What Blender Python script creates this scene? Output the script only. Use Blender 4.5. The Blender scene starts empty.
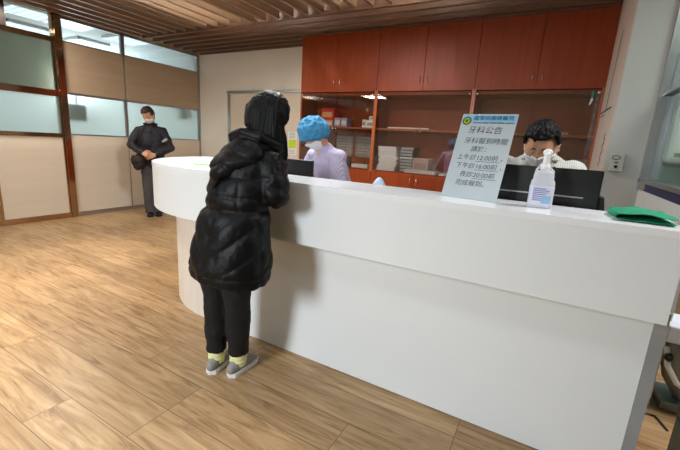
import bpy, bmesh, math, random
from mathutils import Vector, Matrix, noise
random.seed(7)
C = bpy.context.scene.collection
SC = bpy.context.scene
PI = math.pi

# ------------------------------------------------------------------ camera, world, large lights, exposure
def look(yaw, pitch, roll):
    cy, sy, cp, sp = math.cos(yaw), math.sin(yaw), math.cos(pitch), math.sin(pitch)
    f = Vector((-sy*cp, cy*cp, -sp)); r = Vector((cy, sy, 0)); u = r.cross(f)
    c, s = math.cos(roll), math.sin(roll)
    r2 = c*r + s*u; u2 = -s*r + c*u
    m = Matrix((r2, u2, -f)).transposed()
    return m
cam = bpy.data.objects.new('camera', bpy.data.cameras.new('camera')); C.objects.link(cam)
cam.data.sensor_width = 36; cam.data.lens = 370.6/680*36; cam.data.clip_start = .05
cam.matrix_world = Matrix.Translation((0, 0, 1.33)) @ look(math.radians(28.849), math.radians(12.496), math.radians(3.48)).to_4x4()
SC.camera = cam
w = bpy.data.worlds.new('world'); SC.world = w; w.use_nodes = True
w.node_tree.nodes['Background'].inputs[0].default_value = (.85, .93, 1, 1)
w.node_tree.nodes['Background'].inputs[1].default_value = .25
SC.view_settings.view_transform = 'Standard'; SC.view_settings.look = 'None'
SC.view_settings.gamma = 1; SC.view_settings.use_curve_mapping = False
SC.view_settings.exposure = -0.38
def area(name, loc, sx, sy, power, col, rot=(0, 0, 0), spread=180):
    l = bpy.data.lights.new(name, 'AREA'); l.shape = 'RECTANGLE'; l.size = sx; l.size_y = sy
    l.energy = power; l.color = col; l.spread = math.radians(spread)
    o = bpy.data.objects.new(name, l); C.objects.link(o); o.location = loc; o.rotation_euler = rot
    return o
def point(name, loc, power, col, r=.15):
    l = bpy.data.lights.new(name, 'POINT'); l.energy = power; l.color = col; l.shadow_soft_size = r
    o = bpy.data.objects.new(name, l); C.objects.link(o); o.location = loc; return o
area('front_light', (-2.7, .25, 2.74), 1.2, .5, 14, (.87, .94, 1))
area('front_light', (-.7, .2, 2.74), 1.2, .5, 14, (.84, .94, 1))  # added fill for the counter's right part, no ceiling lamp of the room
area('low_front_fill', (-1.72, -2.3, 2.0), .8, 1.0, 110, (.85, .94, 1), (math.radians(44), 0, 0), 125)  # unseen low fill added to brighten the counter base under the overhang
area('ceiling_lamp_left', (-5.0, -1.2, 2.74), .6, .6, 34, (1, .95, .90))
area('ceiling_lamp_hall', (-5.5, 2.2, 2.74), .6, .5, 40, (1, .93, .84))
area('ceiling_downlight_hall', (-3.7, 1.1, 2.74), .2, .2, 24, (1, .92, .82), (0, 0, 0), 80)
area('ceiling_lamp_desk', (-2.3, 2.75, 2.74), 1.0, .3, 86, (.86, .94, 1))
area('ceiling_lamp_side_room', (1.4, 2.3, 2.85), 1.0, 1.0, 85, (1, .98, .97))
point('next_room_fill', (-9.6, 4.7, 2.3), 150, (.92, .97, 1), .4)  # added unseen fill lights that brighten the next room's ceiling and panes
point('next_room_fill', (-9.6, -.6, 2.3), 125, (.92, .98, 1), .4)
point('halogen_spot', (-5.20, 3.25, 2.90), 1.6, (1, .55, .2), .02)
point('halogen_spot', (-3.24, 3.0, 2.90), 1.6, (1, .6, .25), .02)

# ------------------------------------------------------------------ helpers
def s2l(c):
    return tuple((x/255/12.92 if x/255 <= .04045 else ((x/255+.055)/1.055)**2.4) for x in c)
MATS = {}
def mat(name, rgb, rough=.5, metal=0, var=.06, scale=(6, 6, 6), bump=0, bscale=60, spec=.5, trans=0, ior=1.45, coat=0, sheen=0):
    if name in MATS: return MATS[name]
    m = bpy.data.materials.new(name); m.use_nodes = True; n = m.node_tree.nodes; L = m.node_tree.links
    b = n['Principled BSDF']; col = s2l(rgb)
    b.inputs['Roughness'].default_value = rough; b.inputs['Metallic'].default_value = metal
    b.inputs['Specular IOR Level'].default_value = spec; b.inputs['Transmission Weight'].default_value = trans
    b.inputs['IOR'].default_value = ior; b.inputs['Coat Weight'].default_value = coat
    b.inputs['Sheen Weight'].default_value = sheen
    tc = n.new('ShaderNodeTexCoord'); mp = n.new('ShaderNodeMapping'); mp.inputs['Scale'].default_value = scale
    L.new(tc.outputs['Object'], mp.inputs[0])
    nz = n.new('ShaderNodeTexNoise'); nz.inputs['Scale'].default_value = 1; nz.inputs['Detail'].default_value = 5
    L.new(mp.outputs[0], nz.inputs[0])
    rp = n.new('ShaderNodeValToRGB')
    rp.color_ramp.elements[0].position = .3; rp.color_ramp.elements[1].position = .7
    rp.color_ramp.elements[0].color = tuple(max(0, x*(1-var)) for x in col)+(1,)
    rp.color_ramp.elements[1].color = tuple(min(1, x*(1+var)) for x in col)+(1,)
    L.new(nz.outputs[0], rp.inputs[0]); L.new(rp.outputs[0], b.inputs['Base Color'])
    if bump:
        n2 = n.new('ShaderNodeTexNoise'); n2.inputs['Scale'].default_value = bscale; n2.inputs['Detail'].default_value = 4
        L.new(tc.outputs['Object'], n2.inputs[0])
        bp = n.new('ShaderNodeBump'); bp.inputs['Strength'].default_value = bump; bp.inputs['Distance'].default_value = .01
        L.new(n2.outputs[0], bp.inputs['Height']); L.new(bp.outputs[0], b.inputs['Normal'])
    MATS[name] = m
    return m
def emis(name, rgb, st):
    m = bpy.data.materials.new(name); m.use_nodes = True; n = m.node_tree.nodes
    b = n['Principled BSDF']; b.inputs['Base Color'].default_value = s2l(rgb)+(1,)
    b.inputs['Emission Color'].default_value = s2l(rgb)+(1,); b.inputs['Emission Strength'].default_value = st
    return m
def thin_glass(name, tint, refl=.06, rough=.02):
    m = bpy.data.materials.new(name); m.use_nodes = True; n = m.node_tree.nodes; L = m.node_tree.links
    n.remove(n['Principled BSDF']); out = n['Material Output']
    t = n.new('ShaderNodeBsdfTransparent'); t.inputs[0].default_value = s2l(tint)+(1,)
    g = n.new('ShaderNodeBsdfGlossy'); g.inputs['Roughness'].default_value = rough
    fr = n.new('ShaderNodeLayerWeight'); fr.inputs[0].default_value = .35
    ad = n.new('ShaderNodeMath'); ad.operation = 'MULTIPLY_ADD'; ad.inputs[1].default_value = .55; ad.inputs[2].default_value = refl
    mx = n.new('ShaderNodeMixShader')
    L.new(fr.outputs['Fresnel'], ad.inputs[0]); L.new(ad.outputs[0], mx.inputs[0])
    L.new(t.outputs[0], mx.inputs[1]); L.new(g.outputs[0], mx.inputs[2]); L.new(mx.outputs[0], out.inputs[0])
    return m
def wood(name, rgb, rgb2, axis, rough=.35, coat=0, gs=1.0, spec=.5):
    """grain stretched along axis"""
    m = bpy.data.materials.new(name); m.use_nodes = True; n = m.node_tree.nodes; L = m.node_tree.links
    b = n['Principled BSDF']; b.inputs['Roughness'].default_value = rough; b.inputs['Coat Weight'].default_value = coat
    b.inputs['Specular IOR Level'].default_value = spec
    tc = n.new('ShaderNodeTexCoord'); mp = n.new('ShaderNodeMapping')
    sc = [22*gs]*3; sc[axis] = 1.2*gs; mp.inputs['Scale'].default_value = sc
    L.new(tc.outputs['Object'], mp.inputs[0])
    nz = n.new('ShaderNodeTexNoise'); nz.inputs['Scale'].default_value = 1.5; nz.inputs['Detail'].default_value = 6; nz.inputs['Distortion'].default_value = .6
    L.new(mp.outputs[0], nz.inputs[0])
    rp = n.new('ShaderNodeValToRGB'); rp.color_ramp.elements[0].position = .3; rp.color_ramp.elements[1].position = .72
    rp.color_ramp.elements[0].color = s2l(rgb2)+(1,); rp.color_ramp.elements[1].color = s2l(rgb)+(1,)
    L.new(nz.outputs[0], rp.inputs[0]); L.new(rp.outputs[0], b.inputs['Base Color'])
    return m
W = {}
def thing(name, label, cat, loc=(0, 0, 0), rotz=0, group=None):
    o = bpy.data.objects.new(name, None); C.objects.link(o); o.empty_display_size = .1
    o.location = loc; o.rotation_euler = (0, 0, rotz)
    W[o.name] = Matrix.Translation(loc) @ Matrix.Rotation(rotz, 4, 'Z')
    return tag(o, label, cat, group)
def tag(o, label, cat, group=None):
    o['label'] = label; o['category'] = cat
    if group: o['group'] = group
    return o
def obj(name, src, m, parent=None, smooth=False, local=False, label=None):
    """src: a bmesh or mesh in world coordinates (or in the parent's when local)"""
    if isinstance(src, bmesh.types.BMesh):
        me = bpy.data.meshes.new(name); bmesh.ops.recalc_face_normals(src, faces=src.faces); src.to_mesh(me); src.free()
    else: me = src; me.name = name
    o = bpy.data.objects.new(name, me); C.objects.link(o)
    me.materials.clear(); me.materials.append(m)
    for p in me.polygons: p.use_smooth = smooth
    if parent:
        o.parent = parent; Wp = W[parent.name]; W[o.name] = Wp
        if not local: me.transform(Wp.inverted())
    else:
        # put the origin of a one-mesh thing at its base
        if not local and len(me.vertices):
            xs = [v.co for v in me.vertices]
            c = Vector(((min(v.x for v in xs)+max(v.x for v in xs))/2, (min(v.y for v in xs)+max(v.y for v in xs))/2, min(v.z for v in xs)))
            me.transform(Matrix.Translation(-c)); o.location = c; W[o.name] = Matrix.Translation(c)
        else: W[o.name] = Matrix.Identity(4)
    if label: o['label'] = label
    return o
def struct(name, src, m, parent=None, smooth=False):
    o = obj(name, src, m, parent, smooth)
    if not parent: o['kind'] = 'structure'
    return o
def B(*boxes, bev=0, rot=None):
    bm = bmesh.new()
    for b in boxes: box(bm, *b, bev=bev)
    if rot: bm.transform(rot)
    return bm
def box(bm, x0, x1, y0, y1, z0, z1, bev=0):
    t = bmesh.new(); bmesh.ops.create_cube(t, size=1)
    for v in t.verts: v.co = Vector(((x0+x1)/2+v.co.x*(x1-x0), (y0+y1)/2+v.co.y*(y1-y0), (z0+z1)/2+v.co.z*(z1-z0)))
    if bev: bmesh.ops.bevel(t, geom=t.edges, offset=bev, segments=2, affect='EDGES', profile=.5)
    merge(bm, t)
def merge(bm, t):
    me = bpy.data.meshes.new('t'); t.to_mesh(me); t.free(); bm.from_mesh(me); bpy.data.meshes.remove(me)
def tube(bm, pts, rad, seg=14, side=None, dome=True):
    pts = [Vector(p) for p in pts]; n = len(pts)
    rad = [(r, r) if not isinstance(r, (tuple, list)) else r for r in (rad if isinstance(rad, list) else [rad]*n)]
    P, R, T = [], [], []
    for i in range(n):
        a = pts[max(i-1, 0)]; b = pts[min(i+1, n-1)]; T.append((b-a).normalized())
    if dome:
        for k in (1, .87, .5):
            f = math.sqrt(max(0, 1-k*k)); r = rad[0]; q = min(r)
            P.append(pts[0]-T[0]*q*k*.9); R.append((r[0]*max(f, .12), r[1]*max(f, .12)))
    for p, r in zip(pts, rad): P.append(p); R.append(r)
    if dome:
        for k in (.5, .87, 1):
            f = math.sqrt(max(0, 1-k*k)); r = rad[-1]; q = min(r)
            P.append(pts[-1]+T[-1]*q*k*.9); R.append((r[0]*max(f, .12), r[1]*max(f, .12)))
    TT = [T[0]]*3+T+[T[-1]]*3 if dome else T
    s = Vector(side) if side else (Vector((1, 0, 0)) if abs(T[0].x) < .8 else Vector((0, 1, 0)))
    rings = []
    for p, r, t in zip(P, R, TT):
        if not side and rings: pass
        e = (s-t*s.dot(t)).normalized(); g = t.cross(e)
        if not side: s = e
        rings.append([bm.verts.new(p+e*r[0]*math.cos(2*PI*k/seg)+g*r[1]*math.sin(2*PI*k/seg)) for k in range(seg)])
    for a, b in zip(rings, rings[1:]):
        for k in range(seg): bm.faces.new((a[k], a[(k+1) % seg], b[(k+1) % seg], b[k]))
    bm.faces.new(rings[0][::-1]); bm.faces.new(rings[-1])
def ell(bm, c, r, seg=20, rings=14, M=None):
    t = bmesh.new(); bmesh.ops.create_uvsphere(t, u_segments=seg, v_segments=rings, radius=1)
    for v in t.verts:
        v.co = Vector((v.co.x*r[0], v.co.y*r[1], v.co.z*r[2]))
    if M: t.transform(M.to_4x4())
    t.transform(Matrix.Translation(c)); merge(bm, t)
def cyl(bm, p, q, r, seg=16): tube(bm, [p, q], [r, r], seg, dome=False)
def lathe(bm, c, prof, seg=24, sx=1, sy=1):
    rings = []
    for r, z in prof: rings.append([bm.verts.new((c[0]+sx*r*math.cos(2*PI*k/seg), c[1]+sy*r*math.sin(2*PI*k/seg), c[2]+z)) for k in range(seg)])
    for a, b in zip(rings, rings[1:]):
        for k in range(seg): bm.faces.new((a[k], a[(k+1) % seg], b[(k+1) % seg], b[k]))
    bm.faces.new(rings[0][::-1]); bm.faces.new(rings[-1])
def prism(bm, outline, z0, z1):
    lo = [bm.verts.new((x, y, z0)) for x, y in outline]; hi = [bm.verts.new((x, y, z1)) for x, y in outline]
    n = len(lo)
    for k in range(n): bm.faces.new((lo[k], lo[(k+1) % n], hi[(k+1) % n], hi[k]))
    bm.faces.new(lo[::-1]); bm.faces.new(hi)
def evaluated(bm, mods):
    me = bpy.data.meshes.new('tmp'); bmesh.ops.recalc_face_normals(bm, faces=bm.faces); bm.to_mesh(me); bm.free()
    o = bpy.data.objects.new('tmp', me); C.objects.link(o)
    for typ, kw in mods:
        md = o.modifiers.new(typ, typ)
        for k, v in kw.items(): setattr(md, k, v)
    dg = bpy.context.evaluated_depsgraph_get(); dg.update()
    r = bpy.data.meshes.new_from_object(o.evaluated_get(dg))
    bpy.data.objects.remove(o); bpy.data.meshes.remove(me)
    return r
def remesh(bm, vox=.01, smooth=3, fac=.5):
    return evaluated(bm, [('REMESH', dict(mode='VOXEL', voxel_size=vox)), ('SMOOTH', dict(factor=fac, iterations=smooth))])
def displace(me, fn):
    ns = [v.normal.copy() for v in me.vertices]
    for v, nn in zip(me.vertices, ns): v.co = v.co+nn*fn(v.co)
    me.update(); return me
def text(name, s, size, M, m, parent, align='CENTER', bold=0, ext=.0004):
    c = bpy.data.curves.new('t', 'FONT'); c.body = s; c.size = size; c.align_x = align; c.align_y = 'CENTER'; c.extrude = ext; c.offset = bold
    o = bpy.data.objects.new('t', c); C.objects.link(o)
    dg = bpy.context.evaluated_depsgraph_get(); dg.update()
    me = bpy.data.meshes.new_from_object(o.evaluated_get(dg)); bpy.data.objects.remove(o)
    me.transform(M)
    return obj(name, me, m, parent)

# ------------------------------------------------------------------ materials
M_white = mat('white_laminate', (228, 231, 232), .32, var=.012, scale=(1.5, 1.5, 1.5))
M_wall = mat('cream_paint', (236, 226, 210), .7, var=.02, scale=(2, 2, 2), bump=.05, bscale=120)
M_grey = mat('pale_grey_paint', (192, 190, 184), .6, var=.02, scale=(2, 2, 2), bump=.04, bscale=120)
M_pink = mat('warm_cream_paint', (214, 198, 184), .7, var=.02)
M_ceil = mat('ceiling_paint', (200, 194, 184), .8, var=.06, scale=(3, 3, 3))
M_ceilw = mat('white_ceiling_paint', (226, 232, 234), .8, var=.02)
M_slat = wood('slat_wood', (150, 124, 100), (118, 92, 72), 1, .45)
M_slatx = wood('slat_wood_cross', (118, 86, 66), (84, 58, 44), 0, .45)
M_panel = wood('beige_wood_panel', (186, 162, 136), (178, 154, 127), 1, .5, gs=.5)
M_panel2 = wood('lit_beige_panel', (226, 212, 192), (221, 206, 185), 1, .5, gs=.5)  # beige panel with the paler light on the lower wall put into its colour
M_bronze = mat('bronze_steel', (184, 158, 130), .09, 1, var=.15, scale=(1, 2, 5))
M_dark = mat('dark_steel', (60, 54, 50), .3, .8)
M_alu = mat('aluminium', (176, 178, 178), .32, .9, var=.04)
M_chrome = mat('chrome', (225, 225, 225), .12, 1, var=.02)
M_cab = wood('cherry_veneer', (146, 60, 17), (132, 50, 12), 2, .42, coat=.0, spec=.3, gs=.6)
M_stile = wood('stile_veneer', (176, 92, 48), (160, 78, 40), 2, .3, gs=.6)
M_cabin = wood('cherry_veneer_inside', (176, 92, 46), (160, 80, 38), 0, .5, gs=.6)
M_base = wood('pale_fluted_laminate', (224, 216, 206), (214, 206, 196), 2, .4, gs=1.5)
M_black = mat('black_plastic', (20, 21, 24), .35, var=.1)
M_blackm = mat('matt_black_plastic', (14, 14, 16), .6, var=.1)
M_skin = mat('skin', (206, 152, 122), .5, var=.05, scale=(20, 20, 20))
M_hair = mat('black_hair', (8, 7, 8), .38, var=.3, scale=(60, 60, 6), bump=.3, bscale=160)
M_hairb = mat('dark_brown_hair', (38, 22, 18), .45, var=.3, scale=(60, 60, 6), bump=.3, bscale=160)
M_mask = mat('white_mask', (236, 238, 240), .7, var=.02)
M_paper = mat('white_paper', (232, 232, 228), .7, var=.02)
M_cardw = mat('white_card', (238, 238, 236), .5, var=.02)
M_tglass = thin_glass('cabinet_glass', (248, 244, 240), .07)
M_cglass = thin_glass('clear_glass', (240, 249, 251), .04)
M_tealglass = thin_glass('teal_glass', (236, 246, 243), .05)
def frosted(name, rgb, rough, mixd):
    m = bpy.data.materials.new(name); m.use_nodes = True; n = m.node_tree.nodes; L = m.node_tree.links
    b = n['Principled BSDF']; b.inputs['Base Color'].default_value = s2l(rgb)+(1,); b.inputs['Roughness'].default_value = rough
    b.inputs['Transmission Weight'].default_value = 1; b.inputs['IOR'].default_value = 1.12
    t = n.new('ShaderNodeBsdfTranslucent'); t.inputs[0].default_value = s2l(rgb)+(1,)
    mx = n.new('ShaderNodeMixShader'); mx.inputs[0].default_value = mixd
    L.new(b.outputs[0], mx.inputs[1]); L.new(t.outputs[0], mx.inputs[2]); L.new(mx.outputs[0], n['Material Output'].inputs[0])
    return m
M_frost = frosted('frosted_glass', (206, 218, 216), .6, .5)
M_frostg = frosted('greenish_frosted_glass', (116, 120, 104), .5, .4)

def floor_mat():
    m = bpy.data.materials.new('oak_vinyl_planks'); m.use_nodes = True; n = m.node_tree.nodes; L = m.node_tree.links
    b = n['Principled BSDF']; b.inputs['Roughness'].default_value = .34; b.inputs['Specular IOR Level'].default_value = .4
    tc = n.new('ShaderNodeTexCoord')
    br = n.new('ShaderNodeTexBrick'); br.offset = .37; br.offset_frequency = 3
    br.inputs['Scale'].default_value = 1; br.inputs['Brick Width'].default_value = 1.25; br.inputs['Row Height'].default_value = .205
    br.inputs['Mortar Size'].default_value = .0022; br.inputs['Mortar Smooth'].default_value = .3; br.inputs['Bias'].default_value = 0
    br.inputs['Color1'].default_value = (0, 0, 0, 1); br.inputs['Color2'].default_value = (1, 1, 1, 1); br.inputs['Mortar'].default_value = (.5, .5, .5, 1)
    L.new(tc.outputs['Object'], br.inputs[0])
    # shift grain per plank
    ad = n.new('ShaderNodeVectorMath'); ad.operation = 'MULTIPLY_ADD'; ad.inputs[1].default_value = (7, 5, 3)
    L.new(br.outputs['Color'], ad.inputs[0]); L.new(tc.outputs['Object'], ad.inputs[2])
    mp = n.new('ShaderNodeMapping'); mp.inputs['Scale'].default_value = (1.3, 13, 1); L.new(ad.outputs[0], mp.inputs[0])
    g = n.new('ShaderNodeTexNoise'); g.inputs['Scale'].default_value = 1.6; g.inputs['Detail'].default_value = 8; g.inputs['Distortion'].default_value = 1.4
    g.inputs['Roughness'].default_value = .62
    L.new(mp.outputs[0], g.inputs[0])
    rp = n.new('ShaderNodeValToRGB'); e = rp.color_ramp.elements
    e[0].position = .26; e[0].color = s2l((112, 82, 52))+(1,); e[1].position = .72; e[1].color = s2l((196, 164, 124))+(1,)
    k = rp.color_ramp.elements.new(.47); k.color = s2l((168, 134, 95))+(1,)
    L.new(g.outputs[0], rp.inputs[0])
    hv = n.new('ShaderNodeHueSaturation'); mr = n.new('ShaderNodeMapRange'); mr.inputs[3].default_value = .84; mr.inputs[4].default_value = 1.1
    L.new(br.outputs['Color'], mr.inputs[0]); L.new(mr.outputs[0], hv.inputs['Value']); L.new(rp.outputs[0], hv.inputs['Color'])
    mx = n.new('ShaderNodeMixRGB'); mx.inputs[2].default_value = s2l((112, 82, 56))+(1,)
    sc = n.new('ShaderNodeMath'); sc.operation = 'MULTIPLY'; sc.inputs[1].default_value = .95
    L.new(br.outputs['Fac'], sc.inputs[0]); L.new(sc.outputs[0], mx.inputs[0]); L.new(hv.outputs[0], mx.inputs[1]); L.new(mx.outputs[0], b.inputs['Base Color'])
    bp = n.new('ShaderNodeBump'); bp.inputs['Strength'].default_value = .12; bp.inputs['Distance'].default_value = .004
    L.new(g.outputs[0], bp.inputs['Height']); L.new(bp.outputs[0], b.inputs['Normal'])
    return m
M_floor = floor_mat()

# ------------------------------------------------------------------ the setting
XL, YB, ZS = -6.17, 5.236, 2.79          # left wall face, back wall face, slat bottoms
struct('floor', B((-11.2, 3.3, -4.2, 6.6, -.08, 0)), M_floor)
struct('ceiling', B((XL, .62, -4.2, YB+.1, 3.45, 3.53)), M_ceil)
struct('ceiling_side', B((.62, 3.3, -4.2, 6.6, 3.0, 3.08)), M_ceilw)
struct('ceiling_adjoining', B((-11.2, XL-.1, -4.2, 6.6, 3.08, 3.16)), M_ceilw)
struct('wall_back', B((XL-.06, .6, YB, YB+.1, 0, 3.45)), M_wall)
struct('wall_front', B((-11.2, 3.3, -4.3, -4.2, 0, 3.5)), M_wall)
struct('wall_right', B((.355, .60, 3.575, YB, 0, 3.45)), M_grey)
# slim decorated cream facing on the side of the pier
struct('trim_1', B((.351, .355, 3.60, 4.79, 0, 3.40)), M_pink)
struct('wall_side_room', B((3.2, 3.3, -4.2, 6.6, 0, 3.08), (.6, 3.3, 4.9, 5.0, 0, 3.08)), mat('pale_teal_paint', (104, 144, 142), .7, var=.02))
struct('wall_adjoining', B((-11.2, -11.1, -4.2, 6.6, 0, 3.1), (-11.2, XL-.1, 5.6, 5.7, 0, 3.1)), M_ceilw)

# left partition: bays of panel / frosted band / panel / clear light
def panel_bay(y0, y1, first):
    g = .006
    return [(y0+g, y1-g)]
bays = [(2.89, 3.757), (3.763+.0, YB-.03)]
struct('wall_left', B(*[(XL-.06, XL, a+.006, b-.006, 1.80, 2.47) for a, b in bays], bev=.003), M_panel)
lo = B(*[(XL-.06, XL, a+.006, b-.006, .06, 1.205) for a, b in bays], bev=.003)
struct('wall_left_lower', lo, M_panel2)
struct('baseboard_left', B((XL-.05, XL+.004, 2.89, YB-.03, 0, .055)), M_alu)
n = 0
for a, b in bays:
    n += 1
    o = struct(f'window_{n}', B((XL-.05, XL-.01, a+.012, b-.012, 1.203, 1.225), (XL-.05, XL-.01, a+.012, b-.012, 1.775, 1.80), (XL-.05, XL-.01, a+.006, a+.02, 1.203, 1.8), (XL-.05, XL-.01, b-.02, b-.006, 1.203, 1.8)), M_alu)
    obj('pane', B((XL-.035, XL-.027, a+.012, b-.012, 1.215, 1.79)), M_frost, o)
    n += 1
    o = struct(f'window_{n}', B((XL-.05, XL-.006, a+.006, b-.006, 2.47, 2.49), (XL-.05, XL-.006, a+.006, b-.006, 2.765, 2.80), (XL-.05, XL-.006, a+.006, a+.026, 2.47, 2.79), (XL-.05, XL-.006, b-.026, b-.006, 2.47, 2.79)), M_alu)
    obj('pane', B((XL-.035, XL-.029, a+.012, b-.012, 2.48, 2.78)), M_cglass, o)
struct('trim_2', B((XL-.06, XL+.004, YB-.03, YB, 0, 2.80), (XL-.05, XL-.002, 3.755, 3.765, .055, 2.8)), M_alu)
struct('trim_3', B((XL-.10, XL+.05, 2.80, 2.885, 0, 2.80), bev=.004), M_bronze)
struct('wall_left_top', B((XL-.1, XL, -4.2, YB, 2.80, 3.45)), M_panel)
# bronze framed glass doors nearer the camera
for k, (a, b) in enumerate([(1.98, 2.80), (1.0, 1.98), (0, 1.0), (-1, 0), (-2.1, -1.0), (-3.2, -2.1), (-4.2, -3.2)]):
    fr = B((XL-.06, XL+.04, a, b, 0, .075), (XL-.05, XL+.035, a, b, 1.17, 1.225), (XL-.05, XL+.035, a, b, 1.725, 1.81), (XL-.05, XL+.035, a, b, 2.435, 2.50),
           (XL-.05, XL+.03, a, a+.03, 0, 2.80), (XL-.05, XL+.03, b-.02, b, 0, 2.80), bev=.003)
    d = struct(f'door_{k+1}', fr, M_bronze)
    obj('panel', B((XL-.02, XL+.015, a+.03, b-.02, .075, 1.17)), M_panel2, d)
    obj('pane', B((XL-.012, XL, a+.03, b-.02, 1.225, 1.725)), M_frost, d)
    obj('pane', B((XL-.012, XL, a+.03, b-.02, 1.81, 2.435)), M_frostg, d)
    obj('pane', B((XL-.012, XL-.004, a+.03, b-.02, 2.50, 2.80)), M_cglass, d)
    if k == 0:
        obj('corner_panel', B((XL-.02, XL+.034, a+.03, a+.30, 2.50, 2.80)), M_dark, d)
# sliding door at the end of the hall
d = struct('door_8', B((-5.40, -5.335, YB-.03, YB, 0, 2.13), (-5.40, -3.45, YB-.045, YB, 2.09, 2.135), bev=.002), M_alu)
obj('leaf', B((-5.335, -3.46, YB-.018, YB-.001, 0, 2.09)), mat('door_laminate', (222, 206, 186), .5, var=.015), d)
struct('baseboard_back', B((XL, -5.40, YB-.012, YB, 0, .08), bev=.002), M_alu)

M_lamp = emis('lit_diffuser', (235, 246, 255), 5.5)
M_louver = mat('louvre_white', (235, 238, 240), .4)
# slatted ceiling: blades running away from the camera, then blades across
for k in range(21):
    x = -6.05+.2155*k
    o = obj('ceiling_slat', B((x-.018, x+.018, -.5, 3.985, ZS, ZS+.135), bev=.002), M_slat)
    o['kind'] = 'structure'; o['group'] = 'ceiling slats running along the hall'
for k, y in enumerate([4.06, 4.255, 4.45, 4.645, 4.84, 5.035, 5.20]):
    x1 = .34 if y < 4.7 else -3.47
    o = obj('ceiling_slat', B((XL+.08, x1, y-.022, y+.022, ZS, ZS+.115), bev=.002), M_slatx)
    o['kind'] = 'structure'; o['group'] = 'ceiling slats running across above the cabinets'
M_tube = emis('lit_tube', (255, 246, 230), 150)
for x, lab in ((-3.72, 'fluorescent tube above the ceiling slats over the hall'), (-1.42, 'fluorescent tube above the ceiling slats over the counter')):
    t = thing('fluorescent_tube', lab, 'lamp', (x, 2.9, 3.27))
    bm = bmesh.new(); cyl(bm, (x, 1.5, 3.30), (x, 3.9, 3.30), .014, 12); obj('tube', bm, M_tube, t, True)
    obj('batten', B((x-.03, x+.03, 1.46, 3.94, 3.36, 3.45)), M_louver, t)
    for y in (1.48, 3.91): obj('holder', B((x-.018, x+.018, y-.02, y+.02, 3.27, 3.36)), M_louver, t)
o = obj('ceiling_slat', B((-3.45, .34, 4.735, 4.775, ZS, ZS+.115), bev=.002), M_slatx)
o['kind'] = 'structure'; o['group'] = 'ceiling slats running across above the cabinets'
struct('ceiling_panel', B((-1.32, .62, -.5, 4.03, 2.86, 2.90)), M_slatx)
# glazed partition on the right
M_navy = mat('navy_board', (34, 40, 78), .5)
struct('wall_right_partition', B((.60, .68, 2.46, 3.575, 0, 1.12)), mat('white_board', (214, 214, 210), .5, var=.015))
o = struct('window_9', B((.585, .69, 2.44, 3.575, 1.175, 1.20), (.60, .68, 2.46, 2.50, 1.2, 3.0), (.585, .69, 3.535, 3.575, 1.12, 3.0), (.61, .67, 2.5, 3.54, 1.79, 1.805)), M_alu)
obj('pane', B((.636, .642, 2.5, 3.535, 1.2, 1.79)), M_tealglass, o)
obj('pane', B((.636, .642, 2.5, 3.535, 1.805, 3.0)), M_tealglass, o)
struct('trim_4', B((.603, .675, 2.47, 3.40, 1.12, 1.175)), M_navy)
struct('trim_5', B((.597, .675, 3.40, 3.53, 1.12, 1.175)), M_alu)

# next room's recessed lights seen through the clear strip of glass
def troffer(x, y, lab):
    t = thing('ceiling_light', lab, 'ceiling light', (x, y, 3.08), 0, 'louvred lights of the next room')
    obj('diffuser', B((x-.29, x+.29, y-.29, y+.29, 3.066, 3.078)), M_lamp, t)
    fr = B((x-.31, x+.31, y-.31, y-.29, 3.03, 3.08), (x-.31, x+.31, y+.29, y+.31, 3.03, 3.08), (x-.31, x-.29, y-.31, y+.31, 3.03, 3.08), (x+.29, x+.31, y-.31, y+.31, 3.03, 3.08))
    obj('frame', fr, M_louver, t)
    lv = bmesh.new()
    for k in range(1, 9): box(lv, x-.29+.0645*k-.004, x-.29+.0645*k+.004, y-.29, y+.29, 3.035, 3.066)
    for k in range(1, 5): box(lv, x-.29, x+.29, y-.29+.116*k-.004, y-.29+.116*k+.004, 3.035, 3.066)
    obj('louvre', lv, M_louver, t)
troffer(-7.6, 3.1, 'louvred ceiling light seen through the clear glass left of the bronze post')
troffer(-8.85, 3.5, 'bright light low in the clear glass left of the bronze post')
troffer(-8.85, 4.62, 'louvred ceiling light low in the clear glass just right of the bronze post')
troffer(-7.65, 4.75, 'louvred ceiling light behind the joint between the two clear panes')
troffer(-7.6, 3.72, 'small sliver of light beside the bronze post top')
for (y, z0, z1, lab) in [(3.10, 1.43, 1.66, 'grey shape blurred behind the frosted pane beside the bronze post'), (4.93, 1.62, 1.80, 'grey shape blurred behind the far frosted pane beyond the man')]:
    t = thing('wall_screen', lab, 'screen', (-6.25, y, z0))
    obj('casing', B((-6.36, -6.32, y-.13, y+.12, z0, z1), bev=.01), mat('grey_casing', (110, 118, 116), .5), t)
    obj('bracket', B((-6.345, -6.335, y-.01, y+.01, z1-.02, 1.86), (-6.345, -6.231, y-.01, y+.01, 1.85, 1.87)), M_cardw, t)

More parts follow.
